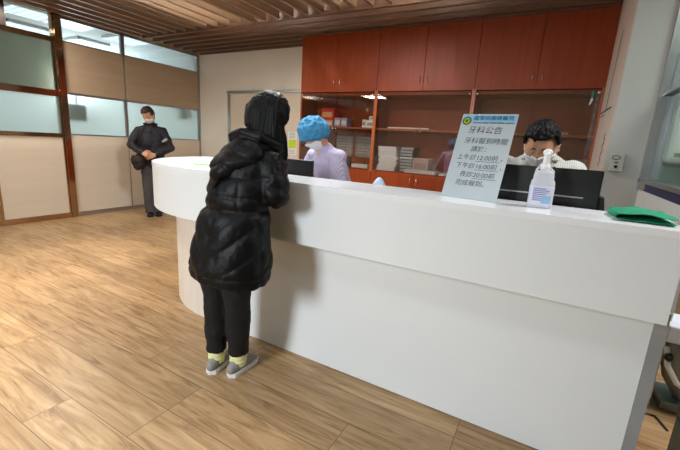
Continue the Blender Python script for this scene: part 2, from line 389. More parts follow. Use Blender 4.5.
# ------------------------------------------------------------------ reception counter
def arc(cx, cy, r, a0, a1, n=28): return [(cx+r*math.cos(a0+(a1-a0)*k/n), cy+r*math.sin(a0+(a1-a0)*k/n)) for k in range(n+1)]
ct = thing('reception_counter', 'long white reception counter with a rounded left end and overhanging upper band', 'counter', (-1.2, 1.8, 0))
def outline(r, yf, xr, back):
    o = [(xr, back), (xr, yf)] + arc(-2.05, yf+r, r, -PI/2, -PI, 32)
    o += [(-2.05-r, 2.72), (-2.30, 2.72), (-2.26, 2.2), (-2.0, back)]
    return o
bm = bmesh.new(); prism(bm, outline(1.06, 1.60, .432, 1.94), .778, 1.082); obj('upper_band', bm, M_white, ct)
bm = bmesh.new(); prism(bm, outline(1.063, 1.597, .435, 1.945), 1.082, 1.11)
bmesh.ops.recalc_face_normals(bm, faces=bm.faces)
obj('worktop', bm, mat('white_worktop', (236, 238, 240), .2, var=.01), ct)
bm = bmesh.new(); prism(bm, outline(.90, 1.755, .44, 1.92), .0, .778); obj('base', bm, M_base, ct)
obj('front_panel', B((-1.95, .435, 1.748, 1.757, .004, .776)), M_white, ct)
obj('end_strip', B((.435, .478, 1.744, 1.80, 0, .777)), mat('grey_edge_strip', (150, 150, 150), .5), ct)
obj('front_panel', B((-1.4, -1.397, 1.598, 1.6005, .78, 1.08)), M_white, ct)
# staff desk behind the counter (hidden from the front)
dk = thing('staff_desk', 'work desk hidden behind the white reception counter, carrying both screens', 'desk', (-.8, 2.1, 0))
obj('desk_top', B((-2.0, .34, 1.96, 2.22, .72, .75)), M_panel2, dk)
for x in (-1.9, .26): obj('leg', B((x, x+.04, 1.98, 2.2, 0, .72)), M_grey, dk)

# ------------------------------------------------------------------ cherry cabinets with glass middle doors
YC = 4.80
spans = [(-3.44, -2.20), (-2.20, -.935), (-.935, .35)]
labs = ['cherry wood wall cabinet nearest the hall door, behind the clerk in the blue cap',
        'middle cherry wood wall cabinet holding the pile of white folders',
        'cherry wood wall cabinet at the right, behind the man in the striped shirt']
def handle(name, x, z, parent, m=M_chrome, h=.075):
    bm = bmesh.new(); tube(bm, [(x, YC-.012, z-h/2), (x, YC-.035, z-h/2+.008), (x, YC-.035, z+h/2-.008), (x, YC-.012, z+h/2)], .005, 8)
    obj(name, bm, m, parent, True)
for (a, b), lb in zip(spans, labs):
    t = thing('storage_cabinet', lb, 'cabinet', ((a+b)/2, YC, 0), 0, 'cherry wood cabinets along the back wall')
    body = B((a, a+.02, YC, YB-.004, 0, 3.0), (b-.02, b, YC, YB-.004, 0, 3.0), (a+.02, b-.02, YB-.02, YB-.004, 0, 3.0),
             (a+.02, b-.02, YC+.012, YB-.02, 1.985, 2.02), (a+.02, b-.02, YC+.004, YB-.02, .965, .99), (a+.02, b-.02, YC+.004, YB-.02, 0, .07), (a+.02, b-.02, YC+.002, YB-.02, 2.97, 3.0))
    obj('body', body, M_cab, t)
    obj('shelf', B((a+.02, b-.02, YC+.03, YB-.02, 1.535, 1.56)), M_cabin, t)
    for xs in (a, b-.022): obj('stile', B((xs, xs+.022, YC-.022, YC, .965, 2.04), bev=.002), M_stile, t)
    m_ = (a+b)/2
    for q, (x0, x1) in enumerate([(a+.002, m_-.002), (m_+.002, b-.002)]):
        sx = x1-.045 if q == 0 else x0+.045
        dr = obj('upper_door', B((x0, x1, YC-.02, YC, 2.03, 2.99), bev=.002), M_cab, t); handle('handle', sx, 2.16, dr, h=.09)
        dr = obj('base_door', B((x0, x1, YC-.02, YC, .07, .972), bev=.002), M_cab, t); handle('handle', sx, .885, dr, h=.09)
        x0g, x1g = (x0+.022, x1) if q == 0 else (x0, x1-.022)
        dr = obj('glass_door', B((x0g, x1g, YC-.016, YC-.010, .992, 2.022)), M_tglass, t)
        handle('handle', sx+(.02 if q == 0 else -.02), 1.53, dr, h=.07)
        lk = bmesh.new(); lx = a+.045 if q == 0 else b-.045
        tube(lk, [(lx, YC-.03, 1.988), (lx, YC-.012, 1.988)], .018, 14); obj('lock', lk, M_chrome, dr, True)

# things in the cabinets
def carton(name, x0, x1, y0, y1, z0, h, m, lab, cat='box', grp=None, lid=None):
    t = thing(name, lab, cat, ((x0+x1)/2, (y0+y1)/2, z0), 0, grp)
    obj('carton', B((x0, x1, y0, y1, z0, z0+h), bev=.003), m, t)
    obj('label_panel', B((x0+.12*(x1-x0), x1-.12*(x1-x0), y0-.0015, y0, z0+.25*h, z0+.7*h)), lid or M_paper, t)
    return t
SZ = 1.561
M_red = mat('red_card', (196, 28, 40), .4); M_lav = mat('lavender_card', (176, 160, 196), .5); M_gold = mat('gold_print', (214, 170, 110), .4)
carton('gift_box', -3.16, -2.935, 4.93, 5.1, SZ+.09, .17, M_red, 'tall red box standing on the shelf above the blue cap', lid=M_gold)
carton('tissue_box', -3.14, -2.95, 4.92, 5.1, SZ, .09, mat('tan_card', (206, 176, 150), .5), 'pale tan box under the tall red box on the shelf', lid=M_paper)
carton('gift_box', -3.38, -3.19, 4.92, 5.08, SZ+.03, .09, M_red, 'low red box at the left end of the shelf', lid=M_gold)
carton('tray_box', -3.40, -3.18, 4.9, 5.1, SZ, .03, M_cardw, 'thin white tray beneath the low red box')
carton('glove_box', -2.90, -2.80, 4.9, 5.05, SZ, .125, M_lav, 'lavender box on the shelf, right of the red boxes')
carton('glove_box', -2.79, -2.69, 4.9, 5.05, SZ, .125, M_lav, 'second lavender box on the shelf, toward the white boxes')
carton('mask_box', -2.44, -2.385, 4.9, 5.02, SZ, .11, M_cardw, 'narrow white box leftmost of the small white boxes on the shelf', grp='small white boxes on the shelf', lid=mat('grey_print', (150, 156, 150), .5))
carton('mask_box', -2.38, -2.225, 4.9, 5.02, SZ, .10, M_cardw, 'larger white box under the small white one on the shelf', grp='small white boxes on the shelf', lid=mat('grey_print', (150, 156, 150), .5))
carton('mask_box', -2.34, -2.23, 4.91, 5.02, SZ+.101, .055, M_cardw, 'small white box topmost at the right end of the first shelf', grp='small white boxes on the shelf', lid=mat('grey_print', (150, 156, 150), .5))
# notices taped inside
def notice(x0, x1, y, z0, z1, lab, rows=6, m=None):
    t = thing('paper_notice', lab, 'notice', ((x0+x1)/2, y, z0))
    bm = bmesh.new(); N = 8
    g = [[bm.verts.new((x0+(x1-x0)*i/N, y-.006*math.sin(PI*i/N)-.004*(1-j/N), z0+(z1-z0)*j/N)) for i in range(N+1)] for j in range(N+1)]
    for j in range(N):
        for i in range(N): bm.faces.new((g[j][i], g[j][i+1], g[j+1][i+1], g[j+1][i]))
    bmesh.ops.solidify(bm, geom=bm.faces, thickness=.001)
    obj('sheet', bm, m or M_paper, t, True)
    ln = bmesh.new()
    for k in range(rows):
        z = z1-(z1-z0)*(k+1)/(rows+1); x = x0+.1*(x1-x0)
        box(ln, x, x0+(x1-x0)*random.uniform(.6, .9), y-.0125, y-.0115, z-.004, z+.004)
    obj('print', ln, mat('pale_print', (150, 150, 150), .6), t)
YI = YB-.03
notice(-3.02, -2.72, YI, 1.13, 1.44, 'white paper sheet pinned in the cabinet just right of the blue cap')
notice(-2.68, -2.30, YI, 1.13, 1.44, 'wide white sheet pinned in the cabinet left of the cabinet divider')
def bottle(x, y, z, h, r, m, lab, capm):
    t = thing('small_bottle', lab, 'bottle', (x, y, z))
    bm = bmesh.new(); lathe(bm, (x, y, z), [(r*.9, 0), (r, .01), (r, h*.65), (r*.45, h*.8), (r*.45, h*.85)], 14); obj('body', bm, m, t, True)
    bm = bmesh.new(); lathe(bm, (x, y, z), [(r*.5, h*.85), (r*.5, h)], 14); obj('cap', bm, capm, t, True)
bottle(-2.72, 4.9, .991, .12, .03, mat('yellow_plastic', (222, 178, 50), .4), 'small yellow bottle at the bottom of the cabinet beside the clerk', M_cardw)
bottle(-2.62, 4.92, .991, .13, .035, M_black, 'small black bottle beside the yellow bottle in the cabinet', M_black)
carton('parts_box', -2.56, -2.30, 4.88, 5.05, .991, .05, M_cardw, 'flat white box lying at the bottom of the first cabinet')
# folders piled in the middle cabinet
cols = [(226, 230, 236), (206, 214, 226), (232, 232, 230), (188, 196, 214), (220, 224, 230)]
z = .991
for k in range(11):
    h = random.choice([.026, .03, .034]); dx = random.uniform(-.015, .015)
    where = 'bottom of' if k == 0 else ('top of' if k == 10 else f'')
    ordn = ['lowest', 'second from the bottom', 'third from the bottom', 'fourth from the bottom', 'fifth from the bottom', 'middle one', 'fifth from the top', 'fourth from the top', 'third from the top', 'second from the top', 'topmost'][k]
    t = thing('file_folder', f'white file folder, {ordn} of the tall pile in the middle cabinet', 'folder', (-2.0, 4.97, z), 0, 'pile of white folders in the middle cabinet')
    x0, x1 = -2.13+dx, -1.86+dx
    fm = mat(f'folder_{k%5}', cols[k % 5], .45)
    obj('cover', B((x0, x1, 4.85, 5.14, z, z+.003), (x0, x1, 4.85, 5.14, z+h-.004, z+h-.001), (x0, x0+.004, 4.85, 5.14, z, z+h-.001)), fm, t)
    obj('papers', B((x0+.006, x1-.006, 4.856, 5.13, z+.003, z+h-.004)), M_paper, t)
    z += h
z = .991
for k in range(8):
    h = .042
    ordn = ['lowest', 'second from the bottom', 'third from the bottom', 'fourth from the bottom', 'fourth from the top', 'third from the top', 'second from the top', 'topmost'][k]
    t = thing('file_box', f'dark grey file, {ordn} of the dark pile beside the white folders', 'folder', (-1.76, 5.05, z), 0, 'dark pile of files in the middle cabinet')
    dx = random.uniform(-.01, .01)
    obj('cover', B((-1.85+dx, -1.66+dx, 4.96, 5.19, z, z+h-.002), bev=.003), mat('slate_card', (72, 80, 84), .5), t)
    obj('papers', B((-1.845+dx, -1.67+dx, 4.956, 4.97, z+.006, z+h-.008)), mat('grey_papers', (178, 184, 186), .6), t)
    z += h
carton('cardboard_box', -1.655, -1.44, 4.95, 5.15, .991, .19, mat('tan_board', (196, 160, 134), .6), 'tan cardboard box right of the dark file pile', lid=mat('tan_print', (170, 130, 110), .6))
carton('paper_stack', -1.72, -1.30, 4.82, 4.94, .991, .045, M_paper, 'flat white paper stack at the front edge of the middle cabinet', 'papers')
carton('paper_stack', -1.25, -.99, 4.83, 5.1, .991, .025, M_paper, 'thin white paper stack at the right end of the middle cabinet', 'papers')
carton('form_stack', -2.02, -1.45, 4.84, 5.1, SZ, .018, M_cardw, 'flat white forms on the shelf of the middle cabinet', 'papers')
carton('form_stack', -.30, .10, 4.86, 5.1, SZ, .028, mat('grey_forms', (168, 164, 156), .6), 'flat grey forms on the shelf above the man in stripes', 'papers')
bcol = [(60, 66, 120), (110, 110, 112), (130, 128, 124), (90, 86, 84), (70, 76, 84), (150, 148, 144)]
x = -.10; 
for k in range(5):
    wd = .05; ordn = ['leftmost', 'second from the left', 'middle', 'second from the right', 'rightmost'][k]
    t = thing('binder', f'{ordn} of the upright binders behind the man in stripes', 'binder', (x, 4.98, .991), 0, 'upright binders in the right cabinet')
    bmx = mat(f'binder_{k}', bcol[k], .5); hh = .30+.02*(k % 2)
    obj('cover', B((x, x+wd-.003, 4.86, 5.12, .991, .991+hh), bev=.003), bmx, t)
    obj('spine_label', B((x+.01, x+wd-.013, 4.857, 4.86, 1.12, 1.22)), M_paper, t); x += wd+.004
z = .991
for k in range(6):
    ordn = ['lowest', 'second from the bottom', 'third from the bottom', 'third from the top', 'second from the top', 'topmost'][k]
    t = thing('book', f'grey bound book, {ordn} of the stack right of the binders', 'book', (.245, 4.95, z), 0, 'grey books lying in the right cabinet')
    cm = mat(f'bookc_{k%3}', [(120, 120, 118), (86, 90, 98), (150, 146, 140)][k % 3], .5)
    obj('cover', B((.18, .322, 4.86, 5.08, z, z+.004), (.18, .322, 4.86, 5.08, z+.048, z+.052), (.18, .322, 4.86, 4.865, z, z+.052)), cm, t)
    obj('papers', B((.183, .32, 4.865, 5.077, z+.004, z+.048)), M_paper, t); z += .053
z = .991
for k in range(5):
    ordn = ['lowest', 'second from the bottom', 'middle', 'second from the top', 'topmost'][k]
    t = thing('book', f'dark bound book, {ordn} of the stack left of the man in stripes', 'book', (-.5, 4.95, z), 0, 'dark books lying in the right cabinet')
    cm = mat(f'bookd_{k%3}', [(60, 60, 62), (86, 80, 78), (104, 100, 96)][k % 3], .5)
    obj('cover', B((-.62, -.40, 4.86, 5.08, z, z+.004), (-.62, -.40, 4.86, 5.08, z+.048, z+.052), (-.62, -.4, 4.86, 4.865, z, z+.052)), cm, t)
    obj('papers', B((-.617, -.403, 4.865, 5.077, z+.004, z+.048)), M_paper, t); z += .053
t = thing('key_tag', 'green and white tag hanging from the right cabinet lock', 'tag', (.252, YC-.02, 1.87))
bm = bmesh.new(); prism(bm, [(.240, YC-.026), (.262, YC-.026), (.262, YC-.020), (.240, YC-.020)], 1.92, 2.0); obj('tag_body', bm, mat('green_tag', (40, 140, 100), .4), t)
bm = bmesh.new(); tube(bm, [(.252, YC-.023, 1.925), (.246, YC-.024, 1.89), (.238, YC-.024, 1.872)], [.011, .009, .006], 8); obj('tag_tip', bm, M_cardw, t, True)
# hall notice on the sliding door
t = thing('door_notice', 'yellow green and white notice on the hall door beside the cabinet', 'notice', (-3.89, YB-.02, 1.08))
obj('sheet', B((-3.99, -3.80, YB-.0215, YB-.019, 1.08, 1.46)), M_paper, t)
obj('yellow_panel', B((-3.975, -3.815, YB-.0232, YB-.0216, 1.19, 1.33)), mat('lime_print', (206, 216, 60), .5), t)
obj('print', B(*[(-3.96, -3.84, YB-.0228, YB-.0216, z, z+.008) for z in (1.36, 1.385, 1.41, 1.435, 1.10, 1.125, 1.15)]), mat('pale_print', (150, 150, 150), .6), t)

# ------------------------------------------------------------------ things on the counter
ZC = 1.11
# announcement board
P0 = Vector((-.444, 1.801, ZC+.001)); yaw, lean, bw, bh = -.136, .402, .256, .428
ex = Vector((math.cos(yaw), math.sin(yaw), 0)); nb = Vector((-math.sin(yaw), math.cos(yaw), 0)); up = Vector((0, 0, 1))*math.cos(lean)+nb*math.sin(lean)
fn = ex.cross(up)                                    # faces the camera side
def BP(u, v, d=0): return P0+ex*u*bw+up*v*bh+fn*d
MB_ = Matrix((ex, up, fn)).transposed().to_4x4()
def BM(u, v, d=0): return Matrix.Translation(BP(u, v, d)) @ MB_
def slab(u0, u1, v0, v1, d0, d1):
    bm = bmesh.new(); vs = [bm.verts.new(BP(u, v, d)) for d in (d0, d1) for u, v in ((u0, v0), (u1, v0), (u1, v1), (u0, v1))]
    for q in ((0, 3, 2, 1), (4, 5, 6, 7), (0, 1, 5, 4), (1, 2, 6, 5), (2, 3, 7, 6), (3, 0, 4, 7)): bm.faces.new([vs[i] for i in q])
    return bm
sg = thing('notice_board', 'white announcement board with handwritten dental check-in times leaning back on the counter', 'sign', BP(.5, 0))
obj('board', slab(0, 1, 0, 1, -.005, 0), mat('glossy_white_board', (188, 198, 202), .25, var=.01), sg)
bm = bmesh.new(); a_, b_ = BP(.5, .72, -.006), BP(.5, .72, -.006); foot = Vector((a_.x, a_.y+.11, ZC+.003))
tube(bm, [a_, foot], [(.05, .003), (.05, .003)], 8, side=ex, dome=False); obj('prop', bm, M_cardw, sg)
M_ink = mat('black_marker', (44, 46, 52), .6); M_brown = mat('brown_marker', (88, 56, 50), .6); M_blue = mat('blue_print', (22, 60, 104), .5)
obj('header_strip', slab(.02, .99, .905, .985, .0002, .0008), mat('sky_blue_print', (132, 190, 220), .4), sg)
bm = bmesh.new()
def disc(bm, u, v, r, d0, d1, seg=28):
    c0, c1 = BP(u, v, d0), BP(u, v, d1)
    lo = [bm.verts.new(c0+(ex*math.cos(2*PI*k/seg)+up*math.sin(2*PI*k/seg))*r) for k in range(seg)]
    hi = [bm.verts.new(c1+(ex*math.cos(2*PI*k/seg)+up*math.sin(2*PI*k/seg))*r) for k in range(seg)]
    for k in range(seg): bm.faces.new((lo[k], lo[(k+1) % seg], hi[(k+1) % seg], hi[k]))
    bm.faces.new(hi); bm.faces.new(lo[::-1])
disc(bm, .105, .915, .0215, .001, .0016); em = obj('emblem', bm, mat('dark_green_print', (24, 66, 40), .5), sg)
bm = bmesh.new(); disc(bm, .105, .915, .0155, .0018, .0022); obj('emblem_field', bm, mat('lime_print2', (166, 190, 50), .5), em)
bm = bmesh.new()
for a in range(3):
    r = bmesh.new(); prism(r, [(-.0018, -.011), (.0018, -.011), (.0018, .011), (-.0018, .011)], .0023, .0026)
    r.transform(BM(.105, .915) @ Matrix.Rotation(a*PI/3+.4, 4, 'Z')); merge(bm, r)
obj('emblem_mark', bm, mat('dark_green_print', (24, 66, 40), .5), em)
text('lettering', '國軍桃園總醫院', .0265, BM(.585, .948, .001) @ Matrix.Diagonal((1.0, .9, 1, 1)), M_blue, sg, bold=.0001)
text('lettering', 'TAOYUAN ARMED FORCES GENERAL HOSPITAL', .0088, BM(.60, .893, .001), M_blue, sg, bold=.0002)
sh = Matrix(((1, .12, 0, 0), (0, 1, 0, 0), (0, 0, 1, 0), (0, 0, 0, 1)))
text('lettering', '牙科公告', .040, BM(.49, .80, .001) @ sh, M_brown, sg, bold=-.0002)
text('lettering', '牙科報到時間', .0335, BM(.55, .672, .001) @ sh, M_ink, sg, bold=-.0003)
text('lettering', '請於：', .031, BM(.50, .575, .001) @ sh, M_ink, sg, bold=-.0003)
for v, pre, tm, x0 in ((.475, '上午診', '12:00前', .10), (.375, '下午診', '16:00前', .12), (.275, '夜診', '20:00前', .24)):
    e = text('lettering', pre, .031, BM(x0, v, .001) @ sh, M_ink, sg, 'LEFT', -.0003)
    x1 = x0+len(pre)*.031*1.0/bw
    text('lettering', tm+(' ，' if v > .3 else ''), .031, BM(x1, v, .001) @ sh, M_ink, sg, 'LEFT', -.0003)
    obj('underline', slab(x1, x1+.42, v-.042, v-.038, .0008, .0012), M_ink, sg)
text('lettering', '完成報到。', .031, BM(.50, .175, .001) @ sh, M_ink, sg, bold=-.0003)

# hand sanitizer pump bottle
bx, by = -.022, 1.80
sb = thing('sanitizer_bottle', 'clear pump bottle of hand sanitizer standing before the black monitor', 'bottle', (bx, by, ZC), .12)
M_clear = mat('translucent_plastic', (238, 240, 246), .15, var=.01, trans=.3, ior=1.2)
def sq(bm, prof, seg=32, p=4):
    rings = []
    for rx, ry, z in prof:
        rr = []
        for k in range(seg):
            c, s = math.cos(2*PI*k/seg), math.sin(2*PI*k/seg)
            rr.append(bm.verts.new((rx*math.copysign(abs(c)**(2/p), c), ry*math.copysign(abs(s)**(2/p), s), z)))
        rings.append(rr)
    for a, b in zip(rings, rings[1:]):
        for k in range(seg): bm.faces.new((a[k], a[(k+1) % seg], b[(k+1) % seg], b[k]))
    bm.faces.new(rings[0][::-1]); bm.faces.new(rings[-1])
bm = bmesh.new(); sq(bm, [(.042, .030, 0), (.046, .034, .006), (.046, .034, .098), (.044, .032, .112), (.038, .029, .122), (.037, .028, .142), (.029, .023, .155), (.018, .018, .158), (.018, .018, .163)]); obj('bottle_body', bm, M_clear, sb, True, True)
bm = bmesh.new(); sq(bm, [(.0465, .0345, .012), (.0468, .0348, .014), (.0468, .0348, .090), (.0465, .0345, .092)]); obj('label', bm, mat('pale_lilac_label', (214, 216, 230), .4, var=.03), sb, True, True)
bm = bmesh.new()
for k, z in enumerate((.082, .074, .066, .058, .05, .042, .034)): box(bm, -.035, .0+.034*(.4+.6*((k*37 % 10)/10)), -.0356, -.0345, z-.002, z+.002)
obj('print', bm, mat('lilac_print', (140, 140, 190), .5), sb, False, True)
bm = bmesh.new(); box(bm, .0, .034, -.0358, -.0346, .02, .05); obj('print', bm, mat('blue_label_print', (150, 186, 220), .5), sb, False, True)
bm = bmesh.new(); lathe(bm, (0, 0, 0), [(.0175, .160), (.0185, .163), (.0185, .178), (.012, .184), (.008, .186)], 24); obj('collar', bm, M_cardw, sb, True, True)
bm = bmesh.new(); tube(bm, [(0, 0, .184), (0, 0, .190), (0, 0, .198), (0, 0, .206), (0, 0, .214), (0, 0, .225)], [.014, .012, .0135, .0115, .013, .011], 14); tube(bm, [(0, 0, .222), (0, -.02, .226), (0, -.032, .222)], [.012, .009, .007], 14); ell(bm, (0, 0, .231), (.0185, .0185, .016)); obj('pump_head', bm, M_cardw, sb, True, True)
bm = bmesh.new(); tube(bm, [(-.035, 0, .128), (-.03, 0, .16), (-.012, 0, .185)], .005, 10); tube(bm, [(.035, 0, .128), (.032, 0, .155), (.014, 0, .172)], .005, 10); obj('grip', bm, M_clear, sb, True, True)

# folded green cloth
bm = bmesh.new()
prof = []
for k in range(15): prof.append((.415-.165*k/14, .006+.001*math.sin(k)))
for k in range(1, 8): a = PI/2+PI*k/8; prof.append((.250+.016*math.cos(a), .016-.010*math.sin(a)))
for k in range(15):
    t_ = k/14; prof.append((.250+.165*t_, .026+.006*math.sin(PI*min(1, t_*1.05))))
N = 14
rows = []
for j in range(N+1):
    y = 1.685+.245*j/N; r = []
    for i, (x, z) in enumerate(prof):
        wv = .002*math.sin(i*.7+j*.5)+.004*noise.noise((x*14, y*14, i*.05))
        rise = 0
        r.append(bm.verts.new((x+.010*math.sin(j*.6)*(1 if x < .3 else .3), y+.006*math.sin(i*.5), ZC+max(.003, z+(wv if i > 18 else .0)+rise*.5))))
    rows.append(r)
for a, b in zip(rows, rows[1:]):
    for i in range(len(prof)-1): bm.faces.new((a[i], a[i+1], b[i+1], b[i]))
me = evaluated(bm, [('SOLIDIFY', dict(thickness=.004, offset=0)), ('SUBSURF', dict(levels=1))])
tag(obj('folded_cloth', me, mat('green_cloth', (20, 140, 100), .8, var=.12, scale=(20, 20, 20), bump=.3, bscale=220), None, True), 'green surgical cloth folded on the right end of the counter', 'cloth')
# papers on the counter
t = thing('form_sheet', 'white form with a green band lying on the rounded counter end', 'paper', (-2.2, 1.92, ZC))
R0 = Matrix.Translation((-2.2, 1.93, 0)) @ Matrix.Rotation(.15, 4, 'Z')
obj('sheet', B((-.2, .16, -.12, .12, ZC+.0005, ZC+.003), rot=R0), M_paper, t)
obj('green_band', B((-.14, .15, -.07, .02, ZC+.0031, ZC+.004), rot=R0), mat('green_print', (120, 188, 60), .5), t)
R0 = Matrix.Translation((-2.55, 2.3, 0)) @ Matrix.Rotation(.6, 4, 'Z')
tag(obj('paper_pad', B((-.15, .15, -.1, .1, ZC+.0005, ZC+.012), rot=R0, bev=.002), M_paper), 'white paper pad at the far side of the rounded counter end', 'paper')
bm = bmesh.new(); N = 12; g = []
for j in range(N+1):
    g.append([bm.verts.new((-1.02+.26*i/N, 2.0+.2*j/N, .752+.392*math.exp(-((i/N-.45)/.4)**2)*math.sin(PI*(.12+.76*j/N)) + .004*math.sin(i*1.3+j))) for i in range(N+1)])
for j in range(N):
    for i in range(N): bm.faces.new((g[j][i], g[j][i+1], g[j+1][i+1], g[j+1][i]))
me = evaluated(bm, [('SOLIDIFY', dict(thickness=.003, offset=1)), ('SUBSURF', dict(levels=1))])
tag(obj('plastic_bag', me, mat('pale_blue_plastic', (190, 210, 232), .3), None, True), 'pale blue crumpled plastic peeping over the counter left of the notice board', 'bag')

# monitors seen from behind
def monitor(x0, x1, y, z0, z1, lab, stripe=True, tilt=0):
    t = thing('monitor', lab, 'monitor', ((x0+x1)/2, y+.06, .75))
    obj('housing', B((x0, x1, y, y+.03, z0, z1), bev=.006), M_black, t)
    obj('screen', B((x0+.012, x1-.012, y+.03, y+.0315, z0+.015, z1-.012)), mat('screen_black', (8, 10, 14), .1), t)
    if stripe: obj('trim_line', B((x0+.02, x1-.06, y-.0015, y, z0+.60*(z1-z0), z0+.60*(z1-z0)+.006)), M_alu, t)
    obj('neck', B(((x0+x1)/2-.04, (x0+x1)/2+.04, y+.032, y+.06, .78, z0+.12), bev=.004), M_black, t)
    obj('stand', B(((x0+x1)/2-.12, (x0+x1)/2+.12, y+.0, y+.18, .7505, .775), bev=.006), M_black, t)
monitor(-.25, .205, 1.99, .955, 1.277, 'wide black monitor with a silver line seen from behind, before the man in stripes')
monitor(-1.66, -1.335, 2.0, .93, 1.207, 'small black monitor seen from behind, between the woman in black and the clerk', False)
t = thing('card_reader', 'dark sloping device beside the right edge of the wide black monitor', 'device', (.24, 2.05, .75))
bm = bmesh.new(); v = [bm.verts.new(p) for p in [(.205, 2.0, .7505), (.30, 2.0, .7505), (.30, 2.15, .7505), (.205, 2.15, .7505), (.205, 2.01, 1.16), (.225, 2.01, 1.16), (.225, 2.1, 1.16), (.205, 2.1, 1.16)]]
for q in ((3, 2, 1, 0), (4, 5, 6, 7), (0, 1, 5, 4), (1, 2, 6, 5), (2, 3, 7, 6), (3, 0, 4, 7)): bm.faces.new([v[i] for i in q])
obj('casing', bm, M_blackm, t)

# intercom on the pier
t = thing('intercom', 'pale grey intercom with a black button on the grey pier', 'intercom', (.43, 3.575, 1.24))
obj('casing', B((.385, .473, 3.548, 3.575, 1.24, 1.376), bev=.006), M_grey, t)
bm = bmesh.new(); tube(bm, [(.417+.026*math.cos(a*PI/12), 3.546, 1.345+.014*math.sin(a*PI/12)) for a in range(25)], .0022, 8, side=(0, 1, 0)); obj('speaker_ring', bm, M_dark, t, True)
bm = bmesh.new(); cyl(bm, (.425, 3.549, 1.277), (.425, 3.543, 1.277), .0115); obj('button', bm, M_black, t)
obj('slot', B((.413, .437, 3.546, 3.549, 1.303, 1.311)), M_black, t)
# marks on the cream facing of the pier
def stroke(pts, r, name, lab, m):
    bm = bmesh.new(); tube(bm, [(.3495, y, z) for y, z in pts], [(r, .001)]*len(pts), 8, side=(0, 1, 0)); return obj(name, bm, m, bpy.data.objects['trim_1'])
M_mark = mat('dark_brown_ink', (58, 46, 36), .6)
stroke([(4.20, 2.42), (4.25, 2.1), (4.30, 1.75)], .016, 'painted_line', '', M_mark)
stroke([(4.74, 1.775), (4.3, 1.765), (3.88, 1.75)], .008, 'painted_line', '', M_mark)
stroke([(4.70, 1.735), (4.35, 1.73)], .005, 'painted_line', '', M_mark)
stroke([(3.90+.05*math.sin(k*1.9)+.012*k*.5, 1.535-.27*k/11) for k in range(12)], .011, 'ink_writing', '', M_mark)

# right hand room: white machine behind the glass, low equipment by the counter's end
t = thing('display_machine', 'white rounded machine with a dark back behind the teal glass', 'machine', (.86, 3.38, 0))
def rbox(x0, x1, y0, y1, z0, z1, bev): return B((x0, x1, y0, y1, z0, z1), bev=bev)
obj('front_shell', rbox(.646, 1.05, 3.27, 3.35, 1.325, 1.81, .035), mat('white_shell', (244, 244, 236), .35, var=.02), t)
obj('back_shell', rbox(.646, 1.07, 3.345, 3.48, 1.30, 1.85, .035), M_blackm, t)
obj('column', B((.82, .90, 3.36, 3.46, .04, 1.31)), M_dark, t); obj('foot', B((.74, 1.0, 3.2, 3.5, 0, .04), bev=.01), M_dark, t)
obj('badge', B((.69, .74, 3.268, 3.2705, 1.37, 1.395)), mat('green_badge', (90, 110, 80), .5), t)
t = thing('equipment_stand', 'grey equipment stand with a white box on top beyond the counter end', 'stand', (.80, 2.62, 0))
obj('top_box', rbox(.657, .95, 2.39, 2.62, .418, .512, .008), mat('white_box', (226, 232, 242), .3), t)
bm = bmesh.new(); tube(bm, [(.74, 2.5, .42), (.72, 2.49, .33), (.75, 2.5, .2), (.82, 2.55, .06)], [.045, .05, .045, .03]); obj('column', bm, mat('grey_metal', (132, 136, 132), .35, .4), t, True)
bm = bmesh.new(); tube(bm, [(.69, 2.46, .36), (.70, 2.42, .28), (.75, 2.41, .20), (.84, 2.42, .15), (.9, 2.5, .06)], [.014]*5, 10); obj('hose', bm, M_cardw, t, True)
bm = bmesh.new(); tube(bm, [(.70, 2.44, .325), (.695, 2.415, .325)], .020, 14); obj('knob', bm, M_black, t, True)
obj('foot', rbox(.72, 1.0, 2.45, 2.70, 0, .05, .015), mat('grey_metal', (132, 136, 132), .35, .4), t)
bm = bmesh.new(); tube(bm, [(.60, 2.30, .006), (.63, 2.36, .006), (.69, 2.36, .006), (.72, 2.26, .006)], .005, 8); tag(obj('floor_cable', bm, M_black, None, True), 'thin black cable lying on the floor beyond the counter end', 'cable')
t = thing('waiting_chair', 'dark green upholstered chair edge at the lower right corner', 'chair', (.86, 1.62, 0))
obj('seat', rbox(.575, 1.05, 1.42, 1.80, .36, .47, .03), mat('dark_green_vinyl', (18, 50, 44), .4), t)
obj('side_panel', rbox(.578, .62, 1.44, 1.78, .05, .37, .01), mat('dark_green_vinyl', (18, 50, 44), .4), t)
obj('side_panel', rbox(1.0, 1.045, 1.44, 1.78, .05, .37, .01), mat('dark_green_vinyl', (18, 50, 44), .4), t)
for x in (.60, 1.02):
    for y in (1.47, 1.75): obj('leg', B((x-.015, x+.015, y-.015, y+.015, 0, .06)), M_dark, t)
# ceiling sprinkler
t = thing('sprinkler', 'small white ceiling sprinkler at the top edge above the cabinets', 'sprinkler', (-1.42, 3.80, 2.80))
bm = bmesh.new(); lathe(bm, (-1.42, 3.80, 2.80), [(.012, 0), (.03, .006), (.03, .012), (.012, .016), (.012, .045), (.04, .052), (.04, .06)], 18); obj('head', bm, M_cardw, t, True)

